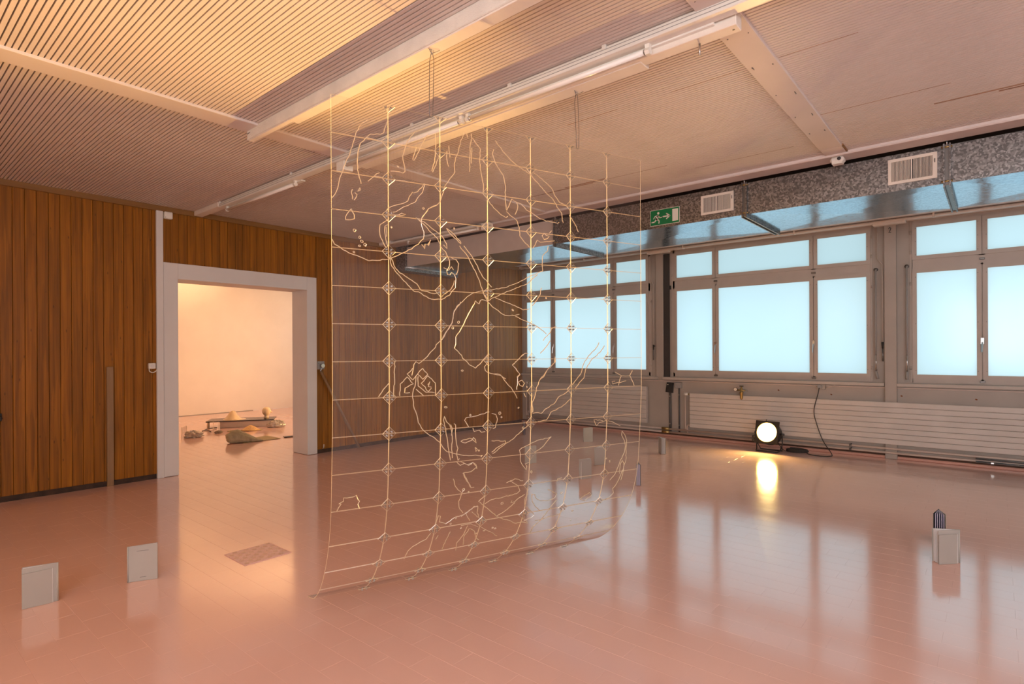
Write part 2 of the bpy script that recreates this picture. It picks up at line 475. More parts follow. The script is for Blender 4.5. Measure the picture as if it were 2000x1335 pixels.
# ---- ceiling: slatted, running towards the panelled wall
ceil = MB().box(XL, XW+0.25, YR, Y2+0.1, 2.962, 3.08).build('ceiling', 'void_and_shade')
tag(ceil, kind='structure')
PITCH, SW = 0.0266, 0.0195
mb = MB(); mb.add([(-SW/2,YR,0),(SW/2,YR,0),(SW/2,YB,0),(-SW/2,YB,0),(-SW/2,YR,0.022),(SW/2,YR,0.022),(SW/2,YB,0.022),(-SW/2,YB,0.022)],
                  [(0,3,2,1),(4,5,6,7),(0,1,5,4),(1,2,6,5),(2,3,7,6),(3,0,4,7)])
slat_me = mb.mesh('slat', 'ceiling_paint')
sfield = MB()
i = 0
while True:
    x = 5.19 - i*PITCH; i += 1
    if x < XL+0.02: break
    if x > 0.25: share(slat_me, 'slat', ceil, (x, 0, ZC))
    else: sfield.box(x-SW/2, x+SW/2, YR, YB, ZC, ZC+0.022)
tag(sfield.build('slat_field', 'ceiling_paint', ceil), kind='stuff')
MB().box(5.20, 5.41, YR, YB, ZC+0.002, ZC+0.03).build('plain_panel', 'ceiling_paint', ceil)
MB().box(5.41, 6.52, YR, YB, ZC+0.004, ZC+0.03).build('shade_panel', 'void_and_shade', ceil)  # dark panel paints in the shade above the duct
MB().box(6.52, XW, YR, YB, ZC+0.002, ZC+0.03).build('plain_panel', 'ceiling_paint', ceil)
for (x, ya, yb, w) in ((3.312, 1.10, 1.52, 0.0032), (3.306, 0.52, 0.895, 0.0034), (3.315, 1.9, 2.3, 0.002), (4.60, -1.2, 0.30, 0.012), (4.632, -1.2, -0.02, 0.02), (4.60, 2.15, 3.4, 0.005), (4.61, 2.9, 3.7, 0.012), (4.575, 2.75, 3.2, 0.016), (4.83, 1.2, 2.0, 0.003), (4.30, 0.2, 0.9, 0.002)):
    MB().box(x-w/2, x+w/2, ya, yb, ZC-0.0008, ZC+0.004).build('stained_gap', 'ceiling_stain', ceil)
MB().box(1.0, XW, YB+0.36, Y2, ZC, ZC+0.03).build('plain_panel', 'gallery_white', ceil)

# wide flat boards across the slats
tag(MB().cbox(XL, 5.18, 3.896, 4.076, ZC-0.016, ZC+0.004, 0.003).build('trim_1', 'ceiling_paint'), kind='structure')
tb = tag(MB().cbox(XL, 5.015, 0.902, 1.060, ZC-0.016, ZC+0.004, 0.003).build('trim_2', 'ceiling_paint'), kind='structure')
MB().cbox(5.028, 5.20, 0.905, 1.057, ZC-0.014, ZC+0.004, 0.003).build('end_block', 'ceiling_paint', tb)
MB().box(5.013, 5.20, 0.893, 0.9045, ZC-0.012, ZC+0.002).build('bare_edge', 'brown_trim', tb)
sc = MB()
for xx in [0.4+0.42*q for q in range(11)]:
    for yy in (0.93, 1.03): sc.cyl((xx+random.uniform(-.05,.05), yy, ZC-0.0175), (xx, yy, ZC-0.012), 0.0035, 8)
sc.build('screw', 'dark_steel', tb)
tag(MB().cbox(XL, 5.18, -2.10, -1.94, ZC-0.016, ZC+0.004, 0.003).build('trim_3', 'ceiling_paint'), kind='structure')
ts = tag(MB().cbox(5.20, 5.405, YR, YB, ZC-0.022, ZC+0.004, 0.004).build('trim_4', 'ceiling_paint'), kind='structure')
MB().cyl((5.215, YR, ZC-0.014), (5.215, YB, ZC-0.014), 0.014, 10).build('bead', 'ceiling_paint', ts)

# ---- panelled wall: backing with the opening, boards, trims
OX0, OX1, OZ = 2.402, 3.945, 2.165       # clear opening
wb = MB()
wb.box(XL, OX0-0.01, YB+0.018, YB+0.36, 0, 3.0); wb.box(OX1+0.01, XW+0.25, YB+0.018, YB+0.36, 0, 3.0)
wb.box(OX0-0.01, OX1+0.01, YB+0.018, YB+0.36, OZ+0.01, 3.0)
wall_back = tag(wb.build('wall_back', 'dark_skirting'), kind='structure')
BP = 0.0876
cache = {}
def board(x, z0, z1, w):
    key = (round(z0, 3), round(z1, 3), round(w, 3))
    if key not in cache:
        cache[key] = MB().cbox(-w/2, w/2, 0, 0.018, z0, z1, 0.0022).mesh('board', 'honey_pine')
    share(cache[key], 'board', wall_back, (x, YB + random.uniform(-0.0008, 0.0008), 0))
k = int((XL - 0.927)/BP)
while True:
    x0, x1 = 0.927 + k*BP, 0.927 + (k+1)*BP; k += 1
    if x0 >= XW-0.01: break
    x0, x1 = max(x0, XL), min(x1, XW)
    segs = [(x0, x1, 0.052)]
    if x1 > 2.20 and x0 < 4.085:
        segs = []
        if x0 < 2.20: segs.append((x0, 2.20, 0.052))
        a, b = max(x0, 2.20), min(x1, 4.085)
        if b-a > 0.004: segs.append((a, b, 2.338))
        if x1 > 4.085: segs.append((4.085, x1, 0.052))
    for a, b, z in segs:
        if b-a > 0.006: board((a+b)/2, z, 2.90, b-a-0.0026)
tag(MB().box(XL, 2.186, YB+0.004, YB+0.018, 0, 0.053).build('baseboard_back', 'dark_skirting'), kind='structure')
tag(MB().box(4.086, XW, YB+0.004, YB+0.018, 0, 0.053).build('baseboard_back', 'dark_skirting'), kind='structure')
tag(MB().cbox(XL, XW, YB-0.022, YB+0.018, 2.884, 2.944, 0.004).build('trim_5', 'brown_trim'), kind='structure')

# white door surround
d1 = thing('door_1', ((OX0+OX1)/2, YB, 0), kind='structure')
MB().cbox(2.256, OX0, YB-0.012, YB+0.37, 0.004, 2.338, 0.003).build('jamb', 'door_white', d1)
MB().cbox(OX1, 4.084, YB-0.012, YB+0.37, 0.004, 2.338, 0.003).build('jamb', 'door_white', d1)
MB().cbox(OX0, OX1, YB-0.012, YB+0.37, OZ, 2.338, 0.003).build('header', 'door_white', d1)
po = tag(MB().cbox(2.187, 2.254, YB-0.024, YB+0.02, 0.0, 2.886, 0.003).build('trim_6', 'door_white'), kind='structure')

# ---- other walls
tag(MB().box(XL-0.2, XL, YR, YB+0.36, 0, 3.0).build('wall_left', 'gallery_white'), kind='structure')
tag(MB().box(XL-0.2, XW+0.25, YR-0.2, YR, 0, 3.0).build('wall_rear', 'gallery_white'), kind='structure')
wf = tag(MB().box(0.8, XW+0.25, Y2, Y2+0.2, 0, 3.0).build('wall_far', 'gallery_white'), kind='structure')
tag(MB().box(1.0, 6.2, Y2-0.006, Y2, 0.0, 0.012).build('baseboard_far', 'grey_plastic'), kind='structure')
tag(MB().box(0.8, 1.0, YB+0.36, Y2, 0, 3.0).build('wall_inner', 'gallery_white'), kind='structure')

# unseen windows added behind the camera, glowing panes for fill light
def fill_window(no, axis, pos, a0, a1, z0, z1, bays):
    cxy = (pos, (a0+a1)/2, z0) if axis == 'x' else ((a0+a1)/2, pos, z0)
    w = thing('window_%d' % no, cxy, kind='structure')
    s = 1
    def bx(mb, d0, d1, aa, ab, za, zb):
        mb.box(pos+d0, pos+d1, aa, ab, za, zb) if axis == 'x' else mb.box(aa, ab, pos+d0, pos+d1, za, zb)
    f = MB(); bx(f, 0.001, 0.05, a0, a1, z0, z0+0.06); bx(f, 0.001, 0.05, a0, a1, z1-0.06, z1)
    bx(f, 0.001, 0.05, a0, a0+0.06, z0+0.06, z1-0.06); bx(f, 0.001, 0.05, a1-0.06, a1, z0+0.06, z1-0.06)
    step = (a1-a0)/bays
    for k in range(1, bays): bx(f, 0.001, 0.05, a0+k*step-0.035, a0+k*step+0.035, z0+0.06, z1-0.06)
    f.build('frame', 'window_paint', w)
    for k in range(bays):
        g = MB(); bx(g, 0.012, 0.020, a0+k*step+0.03, a0+(k+1)*step-0.03, z0+0.05, z1-0.05); g.build('pane', 'fill_light_pane', w)
    sl = MB(); bx(sl, 0.001, 0.12, a0-0.05, a1+0.05, z0-0.04, z0); sl.build('sill', 'window_paint', w)
fill_window(7, 'x', XL, -4.9, -2.3, 0.95, 2.75, 3)
fill_window(8, 'x', XL, -1.6, 1.0, 0.95, 2.75, 3)
fill_window(9, 'y', YR, -2.1, 0.0, 0.95, 2.75, 3)

# ---- window wall
WINS = [  # (outer hi, outer lo, [(pane hi, pane lo) x3])
    (6.845, 4.206, [(6.754, 6.201), (6.097, 4.948), (4.830, 4.296)]),
    (3.858, 1.185, [(3.769, 3.215), (3.119, 1.901), (1.802, 1.246)]),
    (0.792, -1.880, [(0.724, 0.166), (0.067, -1.150), (-1.250, -1.806)]),
    (-2.274, -4.946, [(-2.342, -2.900), (-2.999, -4.216), (-4.316, -4.872)]),
    (12.98, 10.31, [(12.91, 12.35), (12.25, 11.03), (10.93, 10.38)]),
    (9.92, 7.30, [(9.85, 9.29), (9.19, 7.97), (7.90, 7.37)]),
]
wr = MB()
wr.box(XW, XW+0.25, YR, Y2+0.2, 0, 0.945)
wr.box(XW, XW+0.25, YR, Y2+0.2, 2.905, 3.0)
edges = sorted([(w[1], w[0]) for w in WINS])
ylo = YR
for a, b in edges + [(Y2+0.2, None)]:
    if a > ylo: wr.box(XW, XW+0.25, ylo, a, 0.945, 2.905)
    ylo = b
wall_right = tag(wr.build('wall_right', 'greige_paint'), kind='structure')
# unseen eave, added outside to darken the tops of the panes
tag(MB().box(XW+0.25, XW+1.45, 0.95, Y2+0.2, 3.0, 3.12).build('added_shade_eave', 'greige_paint'), kind='structure')

tag(MB().box(XW+0.25, XW+0.72, YR, Y2+0.2, 2.36, 2.42).build('added_shade_ledge', 'greige_paint'), kind='structure')  # unseen ledge, added to shade the tops of the lower panes
LZ0, LZ1, UZ0, UZ1 = 1.043, 2.265, 2.472, 2.818
def ring(mb, x0, x1, ya, yb, za, zb, w):
    mb.box(x0, x1, ya-w, ya, za-w, zb+w); mb.box(x0, x1, yb, yb+w, za-w, zb+w)
    mb.box(x0, x1, ya, yb, za-w, za); mb.box(x0, x1, ya, yb, zb, zb+w)
wcount = 0
for (hi, lo, panes) in WINS:
    wcount += 1
    w = thing('window_%d' % wcount, (XW, (hi+lo)/2, 0.945), kind='structure')
    f = MB()
    f.box(8.402, 8.47, panes[0][0]+0.042, hi, 0.945, 2.905); f.box(8.402, 8.47, lo, panes[2][1]-0.042, 0.945, 2.905)
    f.box(8.402, 8.47, lo+0.02, hi-0.02, 0.945, 1.002); f.box(8.402, 8.47, lo+0.02, hi-0.02, 2.860, 2.905)
    f.box(8.402, 8.47, lo+0.02, hi-0.02, 2.306, 2.430)
    mids = [(panes[0][1]+panes[1][0])/2, (panes[1][1]+panes[2][0])/2]
    for m in mids:
        f.box(8.402, 8.47, m-0.012, m+0.012, 0.985, 2.328); f.box(8.402, 8.47, m-0.030, m+0.030, 2.418, 2.870)
    f.build('frame', 'window_paint', w)
    for (ph, pl) in panes:
        for (za, zb, bw) in ((LZ0, LZ1, 0.046), (UZ0, UZ1, 0.046)):
            s = MB(); ring(s, 8.386, 8.434, pl, ph, za, zb, bw)
            so = s.build('sash', 'window_paint', w)
            MB().box(8.3915, 8.399, pl-0.001, ph+0.001, za-0.001, zb+0.001).build('pane', 'frosted_pane', so)
            scr = MB()
            for t in (0.04, 0.5, 0.96):
                zz = za + (zb-za)*t
                for yy in (pl-0.012, ph+0.012): scr.cyl((8.3845, yy, zz), (8.388, yy, zz), 0.0045, 6)
            scr.build('screw', 'dark_steel', so)
    for m in mids:
        h = MB().cbox(8.377, 8.387, m-0.017, m+0.017, 1.40, 1.475, 0.003)
        h.bar((8.372, m, 1.43), (8.366, m+0.006, 1.31), 0.013, 0.011)
        h.cyl((8.384, m, 1.43), (8.366, m, 1.43), 0.010, 8)
        h.build('handle', 'steel', w)
        for zz in (2.372, 0.972):
            MB().cbox(8.380, 8.404, m-0.024, m+0.024, zz-0.010, zz+0.012, 0.003).build('latch', 'dark_steel', w)
    for yy in (hi-0.004, lo+0.004):
        for zz in (1.12, 2.14, 2.52, 2.76):
            MB().cyl((8.392, yy, zz-0.02), (8.392, yy, zz+0.02), 0.007, 8).build('hinge', 'window_paint', w)

# fanlight opener rods beside the windows
def opener(y, top, bot, label, sign=1):
    t = thing('opener_rod', (8.38, y, bot), label, 'window opener', 'fanlight opener rods')
    MB().lathe([(0.006,0),(0.024,0.004),(0.024,0.016),(0.010,0.022)], (8.378, y, top), 'X', 12).build('bracket', 'dark_steel', t)
    MB().cyl((8.366, y, bot+0.30), (8.366, y, top), 0.011, 10).build('rod', 'grey_plastic', t)
    MB().cyl((8.366, y, bot+0.10), (8.366, y, bot+0.31), 0.009, 10).build('link', 'steel', t)
    MB().cyl((8.366, y, bot+0.10), (8.362, y-0.02*sign, bot), 0.012, 10, 0.016).build('grip', 'grey_plastic', t)
    MB().cbox(8.366, 8.404, y-0.008, y+0.008, bot+0.09, bot+0.12, 0.002).build('clip', 'steel', t)
opener(1.142, 2.345, 0.98, 'grey opener rod right of the wide middle window', 1)
opener(0.822, 2.355, 0.98, 'grey opener rod just right of the numbered column', 0)
def crank(y, label):
    t = thing('crank_rod', (8.39, y, 1.20), label, 'window crank')
    MB().tube([(8.38, y+0.055, 2.86), (8.38, y+0.055, 2.50), (8.37, y+0.045, 2.46), (8.36, y, 2.40), (8.36, y, 1.42)], 0.006, 6).build('rod', 'window_paint', t)
    MB().cyl((8.358, y, 1.44), (8.358, y, 1.36), 0.013, 8, 0.010).build('joint', 'black_steel', t)
    MB().cyl((8.356, y, 1.36), (8.352, y-0.004, 1.20), 0.008, 8, 0.010).build('grip', 'dark_steel', t)
    MB().cbox(8.352, 8.404, y-0.006, y+0.006, 1.41, 1.43, 0.002).build('clip', 'black_steel', t)
crank(1.072, 'thin dark crank rod against the numbered column')
crank(4.150, 'thin dark crank rod beside the black channel')

# columns, black channel, sills, panel joints
c1 = tag(MB().cbox(8.352, XW+0.01, 0.925, 1.050, 0.0, 2.905, 0.004).build('trim_7', 'greige_paint'), kind='structure')
num = MB().tube([(8.350, 1.002, 2.830), (8.350, 0.990, 2.847), (8.350, 0.978, 2.837), (8.350, 0.982, 2.817), (8.350, 1.000, 2.785), (8.350, 0.976, 2.785)], 0.0042, 5)
num.build('painted_numeral', 'ink', c1)
tag(MB().cbox(8.368, XW+0.01, 3.992, 4.112, 0.93, 2.905, 0.004).build('trim_8', 'greige_paint'), kind='structure')
ch = tag(MB().box(8.388, XW+0.01, 3.894, 3.990, 0.935, 2.86).build('trim_9', 'dark_channel'), kind='structure')
MB().box(8.378, 8.40, 3.868, 3.884, 2.30, 2.36).build('latch_plate', 'black_plastic', ch)
for n, (ya, yb) in enumerate([(4.10, 6.86), (1.054, 3.992), (-2.0, 0.925)]):
    tag(MB().cbox(8.335, XW+0.01, ya, yb, 0.892, 0.933, 0.004).build('trim_%d' % (10+n), 'window_paint'), kind='structure')
tag(MB().cbox(8.385, XW+0.01, YR, YB, 0.866, 0.880, 0.003).build('trim_13', 'pipe_paint'), kind='structure')
tag(MB().cbox(8.398, XW+0.005, 3.915, 3.930, 0.06, 0.86, 0.002).build('trim_14', 'greige_paint'), kind='structure')
tag(MB().cbox(8.30, XW+0.005, YR, YB, 2.905, 2.945, 0.006).build('trim_15', 'beam_paint'), kind='structure')
hp = tag(MB().cyl((8.285, YR, 2.915), (8.285, 6.8, 2.915), 0.016, 12).build('trim_16', 'beam_paint'), kind='structure')
for yy in (0.55, 2.06, 3.62, 5.4):
    MB().cbox(8.268, 8.33, yy-0.012, yy+0.012, 2.892, 2.945, 0.003).build('clip', 'beam_paint', hp)
for yy0, yy1 in ((0.82, 1.16), (3.86, 4.22)):
    MB().cbox(8.275, 8.37, yy0, yy1, 2.875, 2.930, 0.004).build('cover', 'beam_paint', hp)
tag(MB().box(8.392, XW+0.002, YR, YB, 0.034, 0.058).build('trim_17', 'void_and_shade'), kind='structure')  # dark strip paints in the shaded gap above the baseboard
tag(MB().cbox(8.372, XW+0.002, YR, YB, 0.0, 0.034, 0.006).build('baseboard_right', 'pink_trim'), kind='structure')

# ================================================================== CEILING FITTINGS
# painted timber beam near the camera, rough on its side face
b1 = thing('ceiling_beam', (1.92, 0, ZC), 'white timber beam with rough painted side, ending at a flat ceiling board', 'beam')
MB().cbox(1.872, 1.915, -1.6, 4.06, 2.862, 2.94, 0.004).build('core', 'rough_beam_paint', b1)
MB().cbox(1.880, 1.958, -1.6, 3.50, 2.856, 2.936, 0.003).build('soffit_board', 'beam_paint', b1)
MB().cbox(1.880, 1.918, 3.505, 4.055, 2.858, 2.90, 0.003).build('soffit_board', 'beam_paint', b1)
hl = MB()
for q in (4.048, 4.032, 4.016): hl.cyl((1.870, q, 2.905), (1.874, q, 2.905), 0.004, 6)
hl.build('screw_hole', 'black_steel', b1)

b2 = thing('ceiling_beam', (2.71, 0, ZC), 'white timber beam alongside the long fluorescent light rail', 'beam')
MB().cbox(2.668, 2.745, 0.905, 4.02, 2.850, 2.94, 0.003).build('core', 'beam_paint', b2)
MB().cbox(2.690, 2.788, 1.40, 3.92, 2.846, 2.936, 0.003).build('soffit_board', 'beam_paint', b2)
MB().cyl((2.725, 1.10, 2.853), (2.725, 1.10, 2.790), 0.005, 8).build('bolt', 'steel', b2)
MB().cyl((2.71, 0.93, 2.8515), (2.71, 0.93, 2.849), 0.006, 8).build('screw_hole', 'black_steel', b2)

# long light rail with bare tubes
lr = thing('light_rail', (2.62, 0, ZC), 'long white metal light rail with bare fluorescent tubes across the slatted ceiling', 'light fixture')
MB().cbox(2.578, 2.652, -1.2, 6.26, 2.884, 2.934, 0.004).build('channel', 'rail_enamel', lr)
gr = MB()
for z in (2.898, 2.916): gr.box(2.5765, 2.580, -1.2, 6.26, z, z+0.003)
gr.build('groove', 'grey_plastic', lr)
MB().cbox(2.566, 2.655, 6.24, 6.862, 2.890, 2.94, 0.003).build('end_beam', 'beam_paint', lr)
MB().cbox(2.645, 2.700, 1.0, 4.10, 2.876, 2.890, 0.003).build('reflector', 'rail_enamel', lr)
MB().cbox(2.645, 2.690, 4.70, 6.22, 2.876, 2.890, 0.003).build('reflector', 'rail_enamel', lr)
for (ya, yb) in ((4.78, 6.13), (2.68, 3.95), (1.345, 2.57)):
    MB().cyl((2.625, ya, 2.852), (2.625, yb, 2.852), 0.014, 12).build('tube', 'tube_glass', lr)
    for yy, s in ((ya, -1), (yb, 1)):
        MB().cyl((2.625, yy, 2.852), (2.625, yy+0.018*s, 2.852), 0.0145, 12).build('end_cap', 'steel', lr)
for yy in (4.765, 6.15, 2.655, 2.595, 1.325):
    h = MB()
    h.add([(2.606+a, yy+s, z) for s in (-0.012, 0.012) for (a, z) in ((0.006,2.888),(0.034,2.888),(0.030,2.868),(0.040,2.852),(0.032,2.836),(0.010,2.834),(-0.002,2.848),(0.010,2.866))],
          [tuple(range(7,-1,-1)), tuple(range(8,16))] + [(i, (i+1)%8, 8+(i+1)%8, 8+i) for i in range(8)])
    h.build('lamp_holder', 'white_plastic', lr)
MB().cbox(2.600, 2.690, 3.965, 4.075, 2.812, 2.888, 0.006).build('ballast_box', 'white_plastic', lr)
for yy in (1.55, 2.2, 3.1, 4.75, 6.22):
    MB().cbox(2.570, 2.588, yy-0.012, yy+0.012, 2.918, 2.946, 0.002).build('clip', 'rail_enamel', lr)

fl = thing('light_rail', (5.12, 5.5, ZC), 'short white fluorescent fitting tucked against the ventilation duct', 'light fixture')
MB().cbox(5.09, 5.16, 4.80, 6.60, 2.895, 2.922, 0.003).build('channel', 'rail_enamel', fl)
MB().cbox(5.08, 5.15, 6.60, 6.862, 2.900, 2.94, 0.003).build('end_beam', 'beam_paint', fl)
MB().cyl((5.12, 4.92, 2.870), (5.12, 6.22, 2.870), 0.014, 12).build('tube', 'tube_glass', fl)
for yy in (4.90, 6.24): MB().cbox(5.105, 5.135, yy-0.012, yy+0.012, 2.855, 2.897, 0.003).build('lamp_holder', 'white_plastic', fl)
MB().cbox(5.07, 5.165, 4.68, 4.80, 2.835, 2.918, 0.006).build('ballast_box', 'white_plastic', fl)
MB().tube([(5.09, 4.80, 2.90), (5.06, 4.95, 2.925), (5.06, 5.3, 2.93)], 0.004, 6).build('wire', 'black_plastic', fl)

# motion sensor at the end of the flat board
ms = thing('motion_sensor', (5.27, 0.98, 2.918), 'small white motion sensor with black eye under the ceiling edge', 'sensor')
MB().cbox(5.235, 5.330, 0.930, 1.030, 2.872, 2.918, 0.014).build('housing', 'white_plastic', ms)
MB().lathe([(0.006,0),(0.014,0.003),(0.014,0.010)], (5.228, 0.962, 2.897), 'X', 16).build('eye', 'black_plastic', ms)
MB().cbox(5.246, 5.32, 0.94, 1.02, 2.862, 2.873, 0.005).build('base_plate', 'white_plastic', ms)

# ================================================================== VENTILATION DUCT
DX0, DX1, DZ0, DZ1 = 5.44, 6.45, 2.607, 2.898
duct = thing('ventilation_duct', (DX0, 0, DZ0), 'long rectangular galvanised steel ventilation duct with flanged joints below the ceiling', 'duct')
JO = [-2.4, -1.05, 0.277, 1.772, 3.935, 6.70]
def crossbroken(ya, yb, mat_side, mat_bottom):
    cyy, cx, cz = (ya+yb)/2, (DX0+DX1)/2, (DZ0+DZ1)/2
    b = MB(); P = [(DX0,ya,DZ0),(DX1,ya,DZ0),(DX1,yb,DZ0),(DX0,yb,DZ0),(cx,cyy,DZ0-0.020)]
    b.add(P, [(0,4,1),(1,4,2),(2,4,3),(3,4,0)])
    # folded raised creases
    s = MB(); Q = [(DX0,ya,DZ0),(DX0,yb,DZ0),(DX0,yb,DZ1),(DX0,ya,DZ1),(DX0-0.004,cyy,cz)]
    s.add(Q, [(0,1,4),(1,2,4),(2,3,4),(3,0,4)])
    s.add([(DX1,ya,DZ0),(DX1,yb,DZ0),(DX1,yb,DZ1),(DX1,ya,DZ1),(DX0,yb,DZ1),(DX0,ya,DZ1)], [(0,1,2,3),(3,2,4,5)])
    s.build('side_panel', mat_side, duct)
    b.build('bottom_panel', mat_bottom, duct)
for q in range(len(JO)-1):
    crossbroken(JO[q], JO[q+1], 'duct_painted' if q == 4 else 'galvanised_steel', 'galvanised_window_tint')
def flange(y, w=0.032, t=0.010):
    for s in (-0.024, 0.013):
        f = MB(); ya, yb = y+s, y+s+t
        f.box(DX0-w, DX0, ya, yb, DZ0-w, DZ1+0.005); f.box(DX1, DX1+w, ya, yb, DZ0-w, DZ1+0.005)
        f.box(DX0, DX1, ya, yb, DZ0-w, DZ0)
        f.build('flange', 'galvanised_steel', duct)
    f = MB(); f.box(DX0-0.018, DX0, y-0.014, y+0.013, DZ0-0.018, DZ1); f.box(DX0, DX1, y-0.014, y+0.013, DZ0-0.018, DZ0)
    f.build('joint_strip', 'dark_steel', duct)
    MB().cyl((DX0-0.02, y, DZ1-0.01), (DX0-0.02, y, ZC+0.0), 0.005, 8).build('hanger_rod', 'steel', duct)
    bo = MB()
    for z in (DZ0+0.012, DZ1-0.02): bo.cyl((DX0-0.022, y-0.034, z), (DX0-0.022, y+0.034, z), 0.007, 6)
    bo.build('bolt', 'brass', duct)
for y in JO[1:5]: flange(y)
f = MB(); f.box(DX0-0.045, DX0+0.02, 6.66, 6.86, DZ0-0.055, ZC); f.box(DX0+0.02, DX1+0.04, 6.66, 6.86, DZ0-0.055, DZ0+0.01)
f.build('wall_collar', 'galvanised_steel', duct)
MB().cyl((DX0-0.03, 6.655, DZ0-0.005), (DX1+0.02, 6.655, DZ0-0.005), 0.008, 8).build('collar_bead', 'steel', duct)

def grille(y0, y1, z0, z1, half):
    g = MB(); b = 0.022; x0, x1 = DX0-0.014, DX0-0.003
    g.box(x0, x1, y0, y1, z1-b, z1); g.box(x0, x1, y0, y1, z0, z0+b); g.box(x0, x1, y0, y0+b*1.3, z0+b, z1-b); g.box(x0, x1, y1-b, y1, z0+b, z1-b)
    m = (y0+y1)/2 + 0.004
    g.box(x0, x1, m-0.004, m+0.004, z0+b, z1-b)
    go = g.build('grille', 'grille_white', duct)
    MB().box(DX0-0.005, DX0-0.002, y0+0.01, y1-0.01, z0+0.01, z1-0.01).build('mesh_back', 'grille_shadow', go)
    n = 30
    for i in range(n):
        y = y0+b*1.3 + (i+0.5)*(y1-y0-2.3*b)/n
        if abs(y-m) < 0.006: continue
        a = R(28) if y > m else R(-8)
        MB().obox((DX0-0.008, y, (z0+z1)/2), (math.cos(a), math.sin(a), 0), (-math.sin(a), math.cos(a), 0), (0,0,1), 0.005, 0.0016, (z1-z0)/2-b).build('louvre', 'grille_white', go)
    MB().cbox(x0-0.006, x0, y0+0.012, y0+0.018, (z0+z1)/2+0.02, (z0+z1)/2+0.05, 0.001).build('lever', 'dark_steel', go)
grille(1.872, 2.186, 2.662, 2.848, 0)
grille(0.336, 0.652, 2.660, 2.860, 1)

# emergency exit sign on the duct
SY0, SY1, SZ0, SZ1, SX = 2.726, 2.408, 2.632, 2.794, DX0-0.006
sg = thing('exit_sign', (SX, (SY0+SY1)/2, SZ0), 'green and white emergency exit sign with running figure and arrow on the duct', 'sign')
MB().box(SX-0.002, SX+0.003, SY1, SY0, SZ0, SZ1).build('border', 'sign_white', sg)
MB().box(SX-0.0032, SX-0.001, SY1+0.004, SY0-0.004, SZ0+0.004, SZ1-0.004).build('field', 'sign_green', sg)
def sp(u, v): return (SX-0.0042, SY0+(SY1-SY0)*u, SZ1+(SZ0-SZ1)*v)
def stroke(mb, pts, w):
    for a, b in zip(pts[:-1], pts[1:]): mb.bar(sp(*a), sp(*b), 0.0015, w, up=(0, 0.31, 0.95))
    for a in pts: mb.cyl(Vector(sp(*a))-Vector((0.00075,0,0)), Vector(sp(*a))+Vector((0.00075,0,0)), w/2, 10)
man = MB()
man.cyl(Vector(sp(0.285,0.235))-Vector((0.00075,0,0)), Vector(sp(0.285,0.235))+Vector((0.00075,0,0)), 0.0125, 16)
stroke(man, [(0.265,0.42),(0.225,0.60)], 0.024)
stroke(man, [(0.29,0.40),(0.335,0.535),(0.395,0.52)], 0.0095)
stroke(man, [(0.25,0.375),(0.165,0.42),(0.125,0.54)], 0.0095)
stroke(man, [(0.235,0.60),(0.315,0.70),(0.305,0.86)], 0.012)
stroke(man, [(0.215,0.62),(0.155,0.755),(0.06,0.765)], 0.0115)
man.build('running_figure', 'sign_white', sg)
ar = MB(); stroke(ar, [(0.45,0.49),(0.66,0.49)], 0.0125); stroke(ar, [(0.57,0.335),(0.675,0.49),(0.57,0.645)], 0.0125)
ar.build('arrow', 'sign_white', sg)
dr = MB(); a, b = sp(0.765,0.12), sp(0.955,0.86); dr.box(SX-0.005, SX-0.003, b[1], a[1], b[2], a[2])
dr.build('door_symbol', 'sign_white', sg)

# ================================================================== ALONG THE WINDOW WALL
def radiator(y0, y1, z0, z1, n, label, valve):
    r = thing('radiator', (8.37, (y0+y1)/2, z0), label, 'radiator')
    h = (z1-z0)/n
    for i in range(n):
        MB().cbox(8.318, 8.345, y0, y1, z0+i*h+0.0015, z0+(i+1)*h-0.0015, 0.0035).build('flat_tube', 'radiator_paint', r)
    MB().box(8.345, 8.392, y0+0.02, y1-0.02, z0+0.01, z1-0.01).build('convector_back', 'radiator_paint', r)
    hd = MB()
    for yy in (y0+0.03, y1-0.03): hd.box(8.343, 8.372, yy-0.03, yy+0.03, z0+0.004, z1-0.004)
    hd.build('header', 'radiator_paint', r)
    if valve:
        yv = y1+0.075
        rv = thing('radiator_valve', (8.345, yv, 0.13), valve, 'valve')
        MB().cyl((8.338, yv+0.015, z1-0.018), (8.338, yv-0.045, z1-0.018), 0.024, 14, 0.020).build('valve_knob', 'white_plastic', rv)
        MB().cyl((8.345, y1+0.002, z1-0.018), (8.345, yv-0.04, z1-0.018), 0.012, 10).build('valve_body', 'brass', rv)
        MB().tube([(8.338, yv, z1-0.03), (8.338, yv, 0.16), (8.338, yv, 0.144)], 0.010, 8).build('riser', 'pipe_paint', rv)
        MB().tube([(8.345, y1+0.002, z0+0.03), (8.345, y1+0.045, z0+0.03), (8.345, y1+0.055, z0), (8.338, y1+0.035, 0.094)], 0.012, 8).build('return_pipe', 'pipe_paint', rv)
radiator(-3.3, 3.545, 0.180, 0.700, 8, 'long low flat radiator of eight tubes behind the flood lamp', 'white thermostat valve with riser pipe left of the long radiator')
radiator(4.262, 6.66, 0.192, 0.776, 8, 'flat radiator in the corner behind the hanging acrylic sheet', 'thermostat valve with riser pipe in the room corner')
